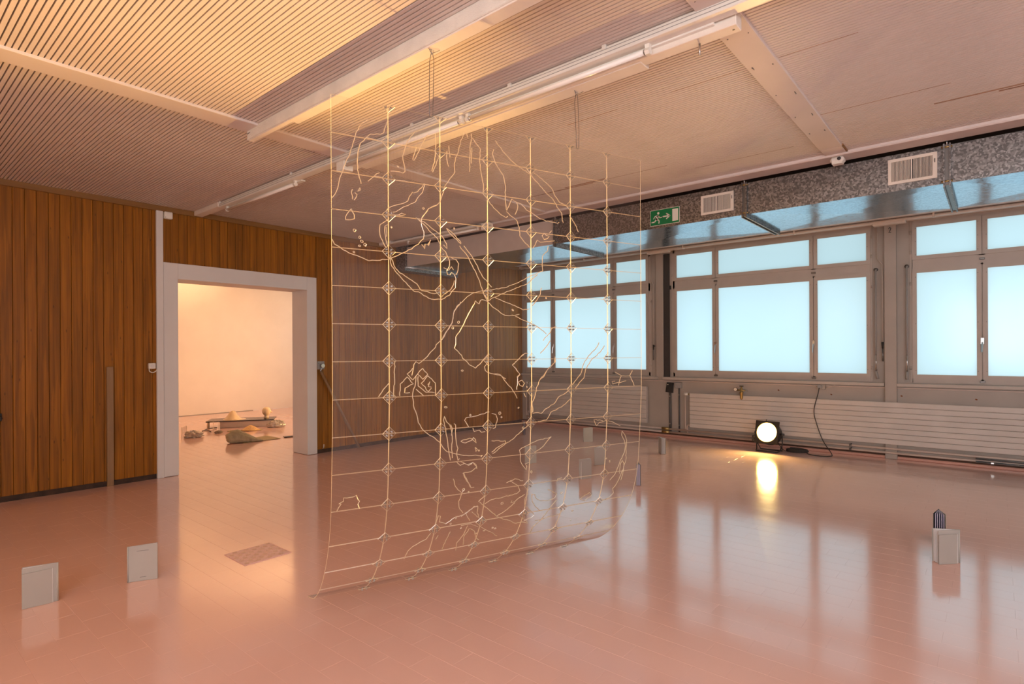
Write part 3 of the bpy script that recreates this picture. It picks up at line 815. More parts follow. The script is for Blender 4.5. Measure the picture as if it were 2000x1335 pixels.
for z, lab in ((0.128, 'upper painted heating pipe along the foot of the window wall'), (0.078, 'lower painted heating pipe along the foot of the window wall')):
    t = thing('heating_pipe', (8.36, 2, z), lab, 'pipe')
    for (a, b) in ((-3.2, 3.90), (3.98, 6.72)):
        MB().cyl((8.334, a, z), (8.334, b, z), 0.0135, 10).build('run', 'pipe_paint', t)
    MB().cyl((8.334, 3.88, z), (8.334, 4.0, z), 0.021, 10).build('coupling', 'brass', t)
    for yy in (1.42, 2.62):
        br = MB().lathe([(0.0145,-0.012),(0.0175,-0.012),(0.0175,0.012),(0.0145,0.012)], (8.334, yy, z), 'Y', 12); br.bar((8.334, yy, z), (8.40, yy, z+0.012), 0.012)
        br.build('bracket', 'dark_steel', t)
cp = thing('steel_conduit', (8.35, -0.2, 0.09), 'short pair of bare zinc conduits over the painted heating pipes', 'conduit')
for z in (0.108, 0.072): MB().cyl((8.306, -1.6, z), (8.306, 0.18, z), 0.011, 10).build('run', 'galvanised_window_tint', cp)
MB().cbox(8.292, 8.316, 0.02, 0.05, 0.062, 0.082, 0.003).build('clip', 'steel', cp)

bb = thing('black_box', (8.40, 3.89, 0.69), 'black plastic isolator box mounted below the black window channel', 'switch box')
h = MB(); h.add([(8.345,3.945,0.70),(8.345,3.835,0.69),(8.345,3.830,0.835),(8.360,3.930,0.848),(8.402,3.950,0.70),(8.402,3.840,0.685),(8.402,3.830,0.845),(8.402,3.935,0.850)],
               [(0,1,2,3),(4,7,6,5),(0,4,5,1),(1,5,6,2),(2,6,7,3),(3,7,4,0)])
h.build('housing', 'black_plastic', bb)
MB().cbox(8.340, 8.348, 3.895, 3.915, 0.812, 0.822, 0.002).build('badge', 'sign_white', bb)
MB().cyl((8.386, 3.884, 0.70), (8.386, 3.884, 0.06), 0.019, 10).build('conduit', 'conduit_grey', bb)
sc = MB()
for z in (0.635, 0.205): sc.cyl((8.366, 3.884, z), (8.363, 3.884, z), 0.009, 8)
sc.build('saddle_screw', 'steel', bb)
gb = thing('junction_box', (8.40, 3.75, 0.77), 'grey square junction box right of the black isolator box', 'junction box')
MB().cbox(8.362, 8.404, 3.692, 3.800, 0.765, 0.855, 0.005).build('housing', 'grey_plastic', gb)
MB().cyl((8.392, 3.740, 0.77), (8.392, 3.740, 0.05), 0.012, 10).build('conduit', 'conduit_grey', gb)
sc = MB()
for z in (0.66, 0.19): sc.cyl((8.380, 3.740, z), (8.376, 3.740, z), 0.008, 8)
sc.build('saddle_screw', 'steel', gb)

rg = thing('pressure_regulator', (8.36, 2.76, 0.64), 'brass compressed-air regulator with small pressure gauge under the sill', 'regulator')
MB().lathe([(0.008,0),(0.016,0.012),(0.020,0.03),(0.021,0.085),(0.026,0.09),(0.026,0.105),(0.018,0.11),(0.016,0.16),(0.010,0.165),(0.010,0.19)], (8.286, 2.762, 0.645), 'Z', 14).build('body', 'brass', rg)
MB().cbox(8.276, 8.296, 2.735, 2.790, 0.830, 0.842, 0.003).build('knob', 'black_plastic', rg)
MB().lathe([(0.004,0),(0.028,0.002),(0.028,0.018),(0.010,0.022)], (8.258, 2.838, 0.788), 'X', 18).build('gauge', 'dark_steel', rg)
MB().cyl((8.2585, 2.838, 0.788), (8.256, 2.838, 0.788), 0.022, 18).build('dial', 'sign_white', rg)
MB().bar((8.2555, 2.838, 0.788), (8.2555, 2.830, 0.803), 0.002).build('needle', 'ink', rg)
MB().cyl((8.278, 2.82, 0.782), (8.286, 2.70, 0.772), 0.009, 8).build('stem', 'brass', rg)
MB().cbox(8.275, 8.297, 2.685, 2.712, 0.762, 0.786, 0.004).build('outlet', 'steel', rg)
MB().bar((8.29, 2.762, 0.77), (8.405, 2.762, 0.77), 0.016).build('bracket', 'dark_steel', rg)

so = thing('socket_outlet', (8.38, 1.77, 0.86), 'grey surface socket outlet below the sill with a plug in it', 'socket')
MB().cbox(8.365, 8.404, 1.715, 1.790, 0.822, 0.892, 0.006).build('housing', 'greige_paint', so)
MB().lathe([(0.030,0),(0.032,0.010),(0.020,0.032),(0.008,0.036)], (8.332, 1.772, 0.858), 'X', 16).build('plug', 'grey_plastic', so)
MB().tube([(8.39, 1.72, 0.845), (8.385, 1.66, 0.862), (8.39, 1.60, 0.884)], 0.006, 6).build('wire', 'pipe_paint', so)
MB().tube([(8.39, 1.79, 0.845), (8.385, 1.85, 0.866), (8.39, 1.90, 0.884)], 0.006, 6).build('wire', 'pipe_paint', so)
for yy, zz in ((1.649, 0.760), (0.883, 0.775), (0.173, 0.768), (2.30, 0.79)):
    m = MB().obox((8.407, yy, zz), (1,0,0), (0,1,0.4), (0,-0.4,1), 0.004, 0.010, 0.007)
    o = m.build('rust_stain', 'rust', wall_right)

# ================================================================== FLOOD LAMPS
def flood(base, rz, tilt, label, power, spill, size=30, color=(1.0, 0.58, 0.18), wide=58):
    """local: the lamp looks along -X, stand on the floor"""
    t = thing('flood_lamp', base, label, 'lamp', rz=rz, local=True)
    c, s = math.cos(tilt), math.sin(tilt)
    piv = Vector((0.02, 0, 0.235))
    F, U, S = Vector((-c, 0, s)), Vector((s, 0, c)), Vector((0, 1, 0))
    def P(f, sd, u): return piv + F*f + S*sd + U*u
    # gel frame
    g = MB(); w, r, nn = 0.150, 0.128, 32
    ringo, sq = [], []
    for i in range(nn):
        a = 2*math.pi*i/nn; ca, sa = math.cos(a), math.sin(a); m = max(abs(ca), abs(sa))
        ringo.append((ca*r, sa*r)); sq.append((ca/m*w, sa/m*w))
    V = [P(0.10, x, y) for x, y in ringo] + [P(0.10, x, y) for x, y in sq] + [P(0.085, x, y) for x, y in ringo] + [P(0.085, x, y) for x, y in sq]
    Fc = []
    for i in range(nn):
        j = (i+1) % nn
        Fc += [(i, j, nn+j, nn+i), (2*nn+i, 3*nn+i, 3*nn+j, 2*nn+j), (nn+i, nn+j, 3*nn+j, 3*nn+i), (i, 2*nn+i, 2*nn+j, j)]
    g.add(V, Fc); g.build('gel_frame', 'black_steel', t)
    le = MB(); rr_ = [0.0, 0.35, 0.6, 0.72, 0.8, 0.9, 1.0]
    V = [P(0.099, 0, 0)] + [P(0.099-0.006*q*q, math.cos(2*math.pi*i/nn)*r*q, math.sin(2*math.pi*i/nn)*r*q) for q in rr_[1:] for i in range(nn)]
    Fl = [(0, 1+i, 1+(i+1) % nn) for i in range(nn)]
    for k in range(len(rr_)-2):
        for i in range(nn): Fl.append((1+k*nn+i, 1+(k+1)*nn+i, 1+(k+1)*nn+(i+1) % nn, 1+k*nn+(i+1) % nn))
    le.add(V, Fl, True)
    lo = le.build('lens', 'lamp_lens', t)
    at = lo.data.attributes.new('lens_r', 'FLOAT', 'POINT')
    for q in range(len(V)): at.data[q].value = 0.0 if q == 0 else rr_[1+(q-1)//nn]
    can = MB(); prof = [(0.142, 0.086), (0.150, 0.02), (0.150, -0.05), (0.120, -0.13), (0.070, -0.17)]
    o = len(can.v); n = 24
    for (rr, f) in prof:
        for i in range(n):
            a = 2*math.pi*i/n; can.v.append(tuple(P(f, math.cos(a)*rr, math.sin(a)*rr)))
    for i in range(len(prof)-1):
        for k in range(n):
            k2 = (k+1) % n; can.f.append((i*n+k, i*n+k2, (i+1)*n+k2, (i+1)*n+k)); can.sm.append(True)
    can.f.append(tuple(len(prof)*n-n+k for k in range(n))); can.sm.append(False)
    can.build('can', 'black_steel', t)
    st = MB()
    st.tube([(0.02, -0.165, 0.24), (0.02, -0.165, 0.10), (-0.02, -0.150, 0.02), (-0.09, -0.135, 0.010), (-0.09, 0.135, 0.010), (-0.02, 0.150, 0.02), (0.02, 0.165, 0.10), (0.02, 0.165, 0.24)], 0.0075, 8)
    st.tube([(0.02, -0.160, 0.10), (0.09, -0.14, 0.010), (0.09, 0.14, 0.010), (0.02, 0.160, 0.10)], 0.0075, 8)
    st.build('yoke', 'black_steel', t)
    kn = MB()
    for sd in (-1, 1): kn.cyl((0.02, 0.148*sd, 0.235), (0.02, 0.19*sd, 0.235), 0.016, 10)
    kn.build('tilt_knob', 'black_plastic', t)
    MB().tube([P(0.09, 0.02, 0.15), P(0.10, 0.02, 0.165), P(0.08, 0.02, 0.17)], 0.004, 6).build('frame_clip', 'black_steel', t)
    MB().tube([(0.135, -0.02, 0.19), (0.165, -0.05, 0.13), (0.16, -0.10, 0.04), (0.13, -0.155, 0.010), (0.115, -0.172, 0.010)], 0.005, 6).build('power_lead', 'cable_rubber', t)
    for nm, pw, sz, bl in (('hot_beam', power, size, 1.0), ('spill', spill, wide, 1.0)):
        sd = bpy.data.lights.new(nm, 'SPOT')
        sd.color = color; sd.energy = pw; sd.spot_size = R(sz); sd.spot_blend = bl; sd.shadow_soft_size = 0.05
        so_ = bpy.data.objects.new(nm, sd); COL.objects.link(so_); so_.parent = t
        so_.matrix_local = Matrix.Translation(P(0.13, 0, 0)) @ F.to_track_quat('-Z', 'Y').to_matrix().to_4x4()
    return t
flood((7.985, 2.310, 0.0), R(-4), R(15.5), 'lit amber flood lamp on a black floor yoke before the long radiator', SPOT_MAIN, SPILL_MAIN, 28)
flood((7.35, 8.05, 0.0), R(-54), R(35), 'second lit flood lamp on the floor of the adjoining room', SPOT_SIDE, SPILL_SIDE, 40, (1.0, 0.55, 0.26), 125)

cb = thing('power_cable', (8.1, 1.95, 0.006), 'black power cable running from the wall plug down to the flood lamp', 'cable')
coil = []
for i in range(70):
    a = i/70*2*math.pi*4.2; rr = 1.0 - 0.04*math.sin(a*0.37)
    coil.append((8.10+0.075*rr*math.cos(a), 2.00+0.13*rr*math.sin(a)+0.012*math.sin(a*2.1), 0.008+0.011*(i/17.0)))
MB().tube(coil, 0.0055, 6).build('coil', 'cable_rubber', cb)
def smooth(pts, n=8):
    out = []
    P = [Vector(p) for p in pts]
    for i in range(len(P)-1):
        p0, p1, p2, p3 = P[max(i-1,0)], P[i], P[i+1], P[min(i+2,len(P)-1)]
        for k in range(n):
            t = k/n
            out.append(0.5*((2*p1)+(p2-p0)*t+(2*p0-5*p1+4*p2-p3)*t*t+(-p0+3*p1-3*p2+p3)*t**3))
    return out + [P[-1]]
MB().tube(smooth([(8.10, 1.88, 0.012), (8.02, 1.82, 0.008), (7.98, 1.70, 0.008), (8.03, 1.60, 0.008), (8.16, 1.60, 0.02), (8.27, 1.72, 0.16), (8.285, 1.80, 0.38), (8.29, 1.83, 0.55), (8.31, 1.79, 0.75), (8.328, 1.775, 0.845)]), 0.0055, 8).build('lead', 'cable_rubber', cb)

# ================================================================== ON THE PANELLED WALL
s1 = thing('socket_outlet', (2.14, YB, 1.18), 'white socket outlet on the wood panelling left of the white post', 'socket')
MB().cbox(2.106, 2.172, YB-0.040, YB-0.001, 1.182, 1.243, 0.006).build('housing', 'white_plastic', s1)
MB().lathe([(0.020,0),(0.020,0.003),(0.014,0.004)], (2.139, YB-0.044, 1.212), 'Y', 16).build('insert', 'door_white', s1)
MB().tube(smooth([(2.115, YB-0.015, 1.182), (2.120, YB-0.015, 1.155), (2.150, YB-0.015, 1.142), (2.180, YB-0.015, 1.158), (2.190, YB-0.008, 1.175)]), 0.005, 6).build('cable', 'white_plastic', s1)
s2 = thing('junction_box', (2.30, YB, 2.81), 'small grey-white box high on the panelling beside the white post', 'junction box')
MB().cbox(2.262, 2.342, YB-0.045, YB-0.001, 2.808, 2.884, 0.006).build('housing', 'white_plastic', s2)
MB().cyl((2.272, YB-0.047, 2.822), (2.272, YB-0.044, 2.822), 0.004, 8).build('screw', 'dark_steel', s2)
pl = thing('plank', (1.762, YB, 0.0), 'narrow drab brown batten standing upright against the wood panelling', 'plank')
MB().cbox(1.733, 1.791, YB-0.026, YB-0.002, 0.0, 1.212, 0.003).build('batten', 'drab_plank', pl)
sc = MB()
for z in (0.12, 0.6, 1.1): sc.cyl((1.762, YB-0.0275, z), (1.762, YB-0.025, z), 0.004, 8)
sc.build('screw', 'dark_steel', pl)
hr = thing('leaning_pole', (4.68, YB-0.06, 0.0), 'thin brown wooden pole leaning from its wall bracket right of the doorway', 'pole')
MB().tube([(4.128, YB-0.035, 1.095), (4.690, YB-0.075, 0.016)], 0.017, 10).build('pole', 'drab_plank', hr)
br = thing('wall_bracket', (4.14, YB, 1.12), 'grey metal wall bracket on the panelling beside the door surround', 'bracket')
MB().cbox(4.092, 4.196, YB-0.014, YB-0.001, 1.120, 1.228, 0.005).build('plate', 'grey_plastic', br)
MB().cyl((4.150, YB-0.012, 1.170), (4.150, YB-0.055, 1.170), 0.026, 12).build('boss', 'steel', br)
MB().cyl((4.108, YB-0.012, 1.205), (4.108, YB-0.020, 1.205), 0.007, 8).build('bolt', 'dark_steel', br)
MB().bar((4.150, YB-0.045, 1.165), (4.122, YB-0.032, 1.100), 0.022, 0.012).build('clevis', 'dark_steel', br)
wk = thing('cable_stub', (4.174, YB-0.02, 0.05), 'short white cable end sticking from the skirting right of the doorway', 'cable')
MB().tube([(4.174, YB+0.004, 0.060), (4.172, YB-0.02, 0.075), (4.174, YB-0.022, 0.115)], 0.006, 6).build('end', 'white_plastic', wk)
dh = thing('door_hook', (0.915, YB, 0.77), 'dark iron hook on the wood panelling left of the batten', 'hook')
MB().cbox(0.895, 0.935, YB-0.010, YB-0.001, 0.74, 0.81, 0.003).build('plate', 'black_steel', dh)
MB().tube([(0.920, YB-0.01, 0.79), (0.925, YB-0.035, 0.785), (0.930, YB-0.042, 0.76)], 0.006, 6).build('hook', 'black_steel', dh)

# ================================================================== FLOOR HATCH
ht = thing('floor_hatch', (1.80, 3.78, 0.0), 'square pink-painted metal floor hatch with raised tread bars', 'hatch')
MB().cbox(1.650, 1.953, 3.634, 3.928, -0.003, 0.0035, 0.0015).build('plate', 'hatch_pink', ht)
rim = MB()
for (a, b, c, d) in ((1.646,1.650,3.630,3.932),(1.953,1.957,3.630,3.932),(1.650,1.953,3.630,3.634),(1.650,1.953,3.928,3.932)): rim.box(a, b, c, d, -0.003, 0.0042)
rim.build('rim', 'hatch_pink', ht)
tr = MB(); loz = MB()
n = 8
for i in range(n):
    for j in range(n):
        cx, cyy = 1.650+(i+0.5)*0.303/n, 3.634+(j+0.5)*0.294/n
        ux, uy = 0.0, 1.0
        if (i+j) % 2:
            loz.add([(cx-0.017,cyy,0.0036),(cx,cyy-0.017,0.0036),(cx+0.017,cyy,0.0036),(cx,cyy+0.017,0.0036),(cx-0.013,cyy,0.0050),(cx,cyy-0.013,0.0050),(cx+0.013,cyy,0.0050),(cx,cyy+0.013,0.0050)],
                    [(4,5,6,7),(0,1,5,4),(1,2,6,5),(2,3,7,6),(3,0,4,7),(3,2,1,0)])
            continue
        for k in range(-2, 3):
            tr.obox((cx-uy*k*0.0062, cyy+ux*k*0.0062, 0.0044), (ux,uy,0), (-uy,ux,0), (0,0,1), 0.015-0.0022*abs(k), 0.0016, 0.0012)
tr.build('tread_bars', 'tread_bright', ht)
loz.build('tread_lozenges', 'hatch_pink', ht)

# ================================================================== BOOKS
def book(loc, ang, opening, label, cover='book_grey', pages='paper', back=None, sleeve=0, title=False, h=0.21, w=0.148, block=0.008):
    t = thing('book', (loc[0], loc[1], 0.0), label, 'book', 'grey books standing on the floor', rz=R(ang), local=True)
    sg = 1 if opening > 0 else -1
    def leaf(mb, a, th, ww, hh, z0, off=0.0):
        a = R(a); d = Vector((math.cos(a), math.sin(a), 0)); nrm = Vector((-math.sin(a), math.cos(a), 0))
        c = d*(ww/2+0.001) + nrm*off + Vector((0, 0, z0+hh/2))
        mb.obox(c, d, nrm, (0,0,1), ww/2, th/2, hh/2)
    leaf_c = MB(); leaf(leaf_c, 0, 0.0022, w, h, 0.001); leaf_c.build('front_cover', cover, t)
    m = MB(); leaf(m, opening, 0.0022, w, h, 0.001); m.build('back_cover', back or cover, t)
    MB().cyl((0, 0, 0.001), (0, 0, 0.001+h), 0.0045, 8).build('spine', cover, t)
    pg = MB(); k = 5
    for i in range(k):
        f = (i+0.8)/(k+0.6)
        leaf(pg, opening*f, block/k*0.8, w-0.005-0.002*(i % 2), h-0.004, 0.003)
    pg.build('pages', pages, t)
    if sleeve:
        s = MB(); s.box(0.022, w+0.001, -sg*0.0045, -sg*0.0075, 0.001, 0.001+h*0.88)
        s.build('sleeve_flap', 'sleeve_grey', t)
        s = MB(); a = 0.001
        s.box(0.0205, 0.022, -sg*0.0085, -sg*0.0015, 0.001, 0.001+h*0.88)
        s.build('sleeve_edge', 'paper', t)
    if title:
        ti = MB()
        def row(z, x0, x1, hh):
            x = x0
            while x < x1:
                l = random.uniform(0.0015, 0.004); ti.box(x, min(x+l, x1), -sg*0.0014, -sg*0.0009, z, z+hh); x += l+0.001
        row(0.178, 0.045, 0.105, 0.0022); row(0.022, 0.060, 0.092, 0.0022)
        ti.build('cover_print', 'ink', t)
    return t
book((0.757, 3.912), 174.4, -13, 'grey book with shorter front flap, nearest the batten on the left floor', sleeve=1)
book((1.084, 3.899), -26.3, 8, 'grey book with printed title beside the floor hatch', title=True)
book((4.556, 0.181), 137.6, -22, 'grey half-open book with front flap, standing before a darker open book', sleeve=1)
book((5.050, 0.315), 172, 27, 'dark-covered open book standing behind a grey book with flap', cover='book_dark', pages='lilac_paper', back='book_grey', block=0.02)
book((5.265, 2.792), 200, 17, 'book with dark cover and lilac pages, its fore-edge lit by the flood lamp', cover='book_grey', pages='lilac_paper', back='book_dark', block=0.03)
book((5.003, 3.336), -23.2, 9, 'closed grey book with flap seen through the lower acrylic sheet', sleeve=1)
book((5.730, 3.605), -30, 38, 'widely opened grey book standing behind the grey book with flap', pages='paper', block=0.012)
book((6.985, 3.40), 218, 24, 'small grey open book on the floor left of the flood lamp', block=0.012)
book((7.094, 4.651), -32, 12, 'grey book standing before the corner radiator')
book((5.279, 4.290), -25.5, 9, 'grey book half hidden by a diamond connector of the sheet')
book((7.205, 5.900), 222, 12, 'dark blue-grey book standing farthest into the corner', cover='book_dark', pages='lilac_paper')

# ================================================================== THINGS IN THE ADJOINING ROOM
def blob(name, loc, sx, sy, sz, label, cat, mat, rough=0.18, seed=1, rz=0.0, fold=0.0, part='shell', sub=4, taper=0.0):
    t = thing(name, loc, label, cat, rz=rz, local=True)
    bm = bmesh.new(); bmesh.ops.create_icosphere(bm, subdivisions=sub, radius=1.0)
    from mathutils import noise
    for v in bm.verts:
        p = v.co.copy(); q = p*2.2 + Vector((seed*7.3, seed*3.1, seed))
        d = 1 + rough*noise.noise(q) + rough*0.6*noise.noise(q*2.7) + rough*0.35*abs(noise.noise(q*5.0))
        if fold: d += fold*math.sin(p.x*14 + p.z*5 + 2.5*noise.noise(q))
        p *= d
        z = max(p.z, -0.55) + 0.55
        tf = 1.0 - taper*max(0.0, min(1.0, (p.x+0.35)/1.3))
        v.co = Vector((p.x*sx, p.y*sy*(0.6+0.4*tf), z/1.55*sz*tf))
    me = bpy.data.meshes.new(part); bm.to_mesh(me); bm.free()
    for pz in me.polygons: pz.use_smooth = (rough < 0.12)
    me.materials.append(MATS[mat])
    ob = bpy.data.objects.new(part, me); COL.objects.link(ob); ob.parent = t
    return t
blob('crumpled_foil', (3.63, 9.77, 0), 0.125, 0.07, 0.11, 'crumpled foil parcel lying alone on the far floor', 'parcel', 'foil', 0.35, 3, R(-18))
lb = blob('linen_bag', (3.90, 8.66, 0.009), 0.23, 0.12, 0.20, 'pleated olive linen bag lying on the floor beyond the doorway', 'bag', 'linen_bag', 0.10, 5, R(-20), 0.045, 'body', 4, 0.8)
mb = MB(); mb.add([(0.12,-0.08,0.04),(0.28,-0.06,0.012),(0.28,0.06,0.012),(0.12,0.08,0.04),(0.12,-0.08,0.004),(0.28,-0.06,0.004),(0.28,0.06,0.004),(0.12,0.08,0.004)],
                  [(0,1,2,3),(4,7,6,5),(0,4,5,1),(1,5,6,2),(2,6,7,3),(3,7,4,0)])
o = bpy.data.objects.new('neck', mb.mesh('neck', 'linen_bag')); COL.objects.link(o); o.parent = lb
kp = thing('kraft_paper', (4.2, 8.7, 0), 'flat sheet of olive kraft paper under the linen bag', 'paper')
mb = MB(); mb.add([(3.846,8.527,0.002),(4.443,8.538,0.004),(4.408,8.945,0.014),(4.05,8.86,0.006),(3.846,8.527,0.006),(4.443,8.538,0.008),(4.408,8.945,0.018),(4.05,8.86,0.010)],
                  [(0,1,2,3),(4,7,6,5),(0,4,5,1),(1,5,6,2),(2,6,7,3),(3,7,4,0)])
mb.build('sheet', 'kraft_paper', kp)
blob('crumpled_foil', (5.08, 9.93, 0), 0.15, 0.07, 0.13, 'crumpled foil parcel lying before the low bench', 'parcel', 'foil', 0.22, 9, R(-30))
bn = thing('low_bench', (4.7, 10.5, 0), 'low bench of a thin black slab on a cream body', 'bench')
d = Vector((0.84, -0.545, 0)); n_ = Vector((0.545, 0.84, 0)); c = Vector((4.72, 10.62, 0))
MB().obox(c+d*0.16+Vector((0,0,0.057)), d, n_, (0,0,1), 0.44, 0.20, 0.055).build('body', 'cream_panel', bn)
MB().obox(c+d*0.06+Vector((0,0,0.121)), d, n_, (0,0,1), 0.56, 0.24, 0.009).build('slab', 'black_slab', bn)
rm = thing('resin_mound', c-d*0.10+Vector((0,0,0.130)), 'glossy amber mound like a draped cone on the black slab', 'sculpture', local=True)
o = bpy.data.objects.new('cone', MB().lathe([(0.155,0),(0.135,0.018),(0.105,0.055),(0.080,0.085),(0.052,0.135),(0.020,0.155),(0.004,0.158)], (0,0,0), 'Z', 18).mesh('cone', 'resin')); COL.objects.link(o); o.parent = rm
o = bpy.data.objects.new('skirt', MB().lathe([(0.20,0.0),(0.19,0.004),(0.10,0.008)], (0.02,-0.02,0), 'Z', 14).mesh('skirt', 'resin')); COL.objects.link(o); o.parent = rm
hd = thing('glass_head', c+d*0.47+Vector((0,0,0.130)), 'glossy amber glass head at the end of the black slab', 'sculpture', local=True)
MB().lathe([(0.045,0),(0.040,0.03),(0.036,0.05),(0.062,0.075),(0.074,0.11),(0.076,0.14),(0.066,0.175),(0.04,0.198),(0.01,0.205)], (0,0,0), 'Z', 20).mesh('skull', 'resin')
m = MB().lathe([(0.045,0),(0.040,0.03),(0.036,0.05),(0.062,0.075),(0.074,0.11),(0.076,0.14),(0.066,0.175),(0.04,0.198),(0.01,0.205)], (0,0,0), 'Z', 20)
o = bpy.data.objects.new('skull', m.mesh('skull', 'resin')); COL.objects.link(o); o.parent = hd
m = MB().add([(0.06,-0.03,0.135),(0.105,-0.045,0.105),(0.062,-0.045,0.095),(0.055,-0.06,0.11)], [(0,1,3),(1,2,3),(0,2,1),(0,3,2)])
o = bpy.data.objects.new('nose', m.mesh('nose', 'resin')); COL.objects.link(o); o.parent = hd
sp_ = thing('sand_pile', (4.58, 9.90, 0), 'small heap of orange sand on a pale sheet before the bench', 'pile')
MB().lathe([(0.16,0.004),(0.12,0.02),(0.07,0.06),(0.02,0.085),(0.004,0.088)], (4.60, 9.90, 0), 'Z', 20).build('heap', 'sand', sp_)
MB().obox((4.52, 9.93, 0.003), d, n_, (0,0,1), 0.27, 0.08, 0.002).build('sheet', 'kraft_paper', sp_)
blob('stone', (4.08, 9.94, 0), 0.06, 0.035, 0.05, 'small brown stone lying beside the foil parcel', 'stone', 'pebble', 0.25, 6, R(-20), sub=3)
sk = thing('bent_stick', (4.2, 10.5, 0), 'thin dark bent stick lying on the floor before the bench', 'stick')
MB().tube(smooth([(4.00,10.40,0.006),(4.16,10.53,0.02),(4.33,10.62,0.012)]), 0.008, 6).build('branch', 'black_slab', sk)
MB().tube([(4.06,10.44,0.01),(4.08,10.33,0.012),(4.06,10.19,0.006)], 0.006, 6).build('twig', 'black_slab', sk)
pk = thing('floor_plank', (4.75, 8.60, 0), 'dark thin board end lying on the floor behind the right jamb', 'plank')
MB().obox((4.90, 8.52, 0.008), (0.95,-0.3,0), (0.3,0.95,0), (0,0,1), 0.38, 0.05, 0.006).build('board', 'black_slab', pk)
for (a, b, lab) in (((4.10,10.20),(4.165,10.13),'clear acrylic upright standing before the low bench'), ((3.475,9.83),(3.60,9.98),'clear acrylic upright behind the lone foil parcel')):
    t = thing('acrylic_stand', (a[0], a[1], 0), lab, 'stand')
    a3, b3 = Vector((a[0],a[1],0)), Vector((b[0],b[1],0)); dd = (b3-a3)
    MB().obox((a3+b3)/2+Vector((0,0,0.085)), dd, dd.cross(Vector((0,0,1))), (0,0,1), dd.length/2, 0.003, 0.085).build('panel', 'clear_acrylic', t)
    e = MB()
    for q in (a3, b3): e.bar(q+Vector((0,0,0.0)), q+Vector((0,0,0.17)), 0.005)
    e.build('edge', 'lamp_tinted_edge', t)
tc_ = thing('tin_can', (4.28, 10.84, 0), 'slim amber tin standing at the end of the bench', 'tin')
MB().lathe([(0.020,0),(0.022,0.004),(0.022,0.088),(0.019,0.092)], (4.28, 10.86, 0), 'Z', 16).build('body', 'resin', tc_)
MB().lathe([(0.020,0.0),(0.023,0.001),(0.023,0.010),(0.020,0.012)], (4.28, 10.86, 0.092), 'Z', 16).build('lid', 'steel', tc_)

# ================================================================== HANGING ACRYLIC SHEET
SO = Vector((1.43663, 2.29277, 0)); TH = -0.343518
SU = Vector((math.cos(TH), math.sin(TH), 0)); SN = Vector((-math.sin(TH), math.cos(TH), 0)); SZ = Vector((0, 0, 1))
CW, RH = 0.26609, 0.17337
PROF = [(0.0, 2.52-RH*i) for i in range(9)] + [(0.010,0.960),(0.022,0.787),(0.042,0.614),(0.095,0.440),(0.188,0.287),(0.310,0.160),(0.458,0.064),(0.630,0.012)]
def prof(v):
    v = min(max(v, 0.0), 16.0); i = min(int(v), 15); t = v-i
    p0, p1, p2, p3 = [Vector(PROF[min(max(i+k, 0), 16)]) for k in (-1, 0, 1, 2)]
    return 0.5*((2*p1)+(p2-p0)*t+(2*p0-5*p1+4*p2-p3)*t*t+(-p0+3*p1-3*p2+p3)*t**3)
def frame(u, v, off=0.0):
    m = prof(v); a, b = prof(v-0.02), prof(v+0.02)
    if v < 0.03: a, b = prof(0.0), prof(0.05)
    tz = (b-a).normalized(); T = SN*tz.x + SZ*tz.y; n = (SN*(-tz.y) + SZ*tz.x).normalized()
    return SO + SU*(CW*u) + SN*m.x + SZ*m.y + n*off, T, n
sheet = thing('acrylic_sheet', (2.33, 1.98, 0.0), 'hanging curtain of clear acrylic panels with cut map outlines, curling at the floor', 'sculpture')
RT = Vector((2.33, 1.98, 0.0))
def panel(i, j):
    g = 0.0005; c = 0.0010; th = 0.0032
    nv = 1 if j < 8 else 4
    u0, u1, v0, v1 = i+g/CW, i+1-g/CW, j+g/RH, j+1-g/RH
    us = [u0+c/CW, u1-c/CW]; vs_ = [v0+c/RH + (v1-v0-2*c/RH)*k/nv for k in range(nv+1)]
    V, F, MI = [], [], []
    def grid(off):
        o = len(V)
        for v in vs_:
            for u in us: V.append(frame(u, v, off)[0]-RT)
        return o
    a = grid(-th/2); b = grid(th/2)
    for k in range(nv):
        F.append((a+2*k, a+2*k+1, a+2*k+3, a+2*k+2)); MI.append(0)
        F.append((b+2*k, b+2*k+2, b+2*k+3, b+2*k+1)); MI.append(0)
    loop = [0, 1] + [2*k+1 for k in range(1, nv+1)] + [2*k for k in range(nv, 0, -1)]
    ext = []
    for q in loop:
        r, cc = divmod(q, 2); u = (u0, u1)[cc]; v = vs_[r]
        if r == 0: v = v0
        if r == nv: v = v1
        ext.append(frame(u, v, 0)[0]-RT)
    o = len(V); V.extend(ext); n = len(loop)
    for k in range(n):
        k2 = (k+1) % n
        F.append((a+loop[k], o+k, o+k2, a+loop[k2])); MI.append(1)
        F.append((b+loop[k], b+loop[k2], o+k2, o+k)); MI.append(1)
    me = bpy.data.meshes.new('panel'); me.from_pydata([tuple(x) for x in V], [], F)
    me.materials.append(MATS['clear_acrylic']); me.materials.append(MATS['lamp_tinted_edge'])
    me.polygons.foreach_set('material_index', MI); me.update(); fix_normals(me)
    ob = bpy.data.objects.new('panel', me); COL.objects.link(ob); ob.parent = sheet
for i in range(7):
    for j in range(16): panel(i, j)

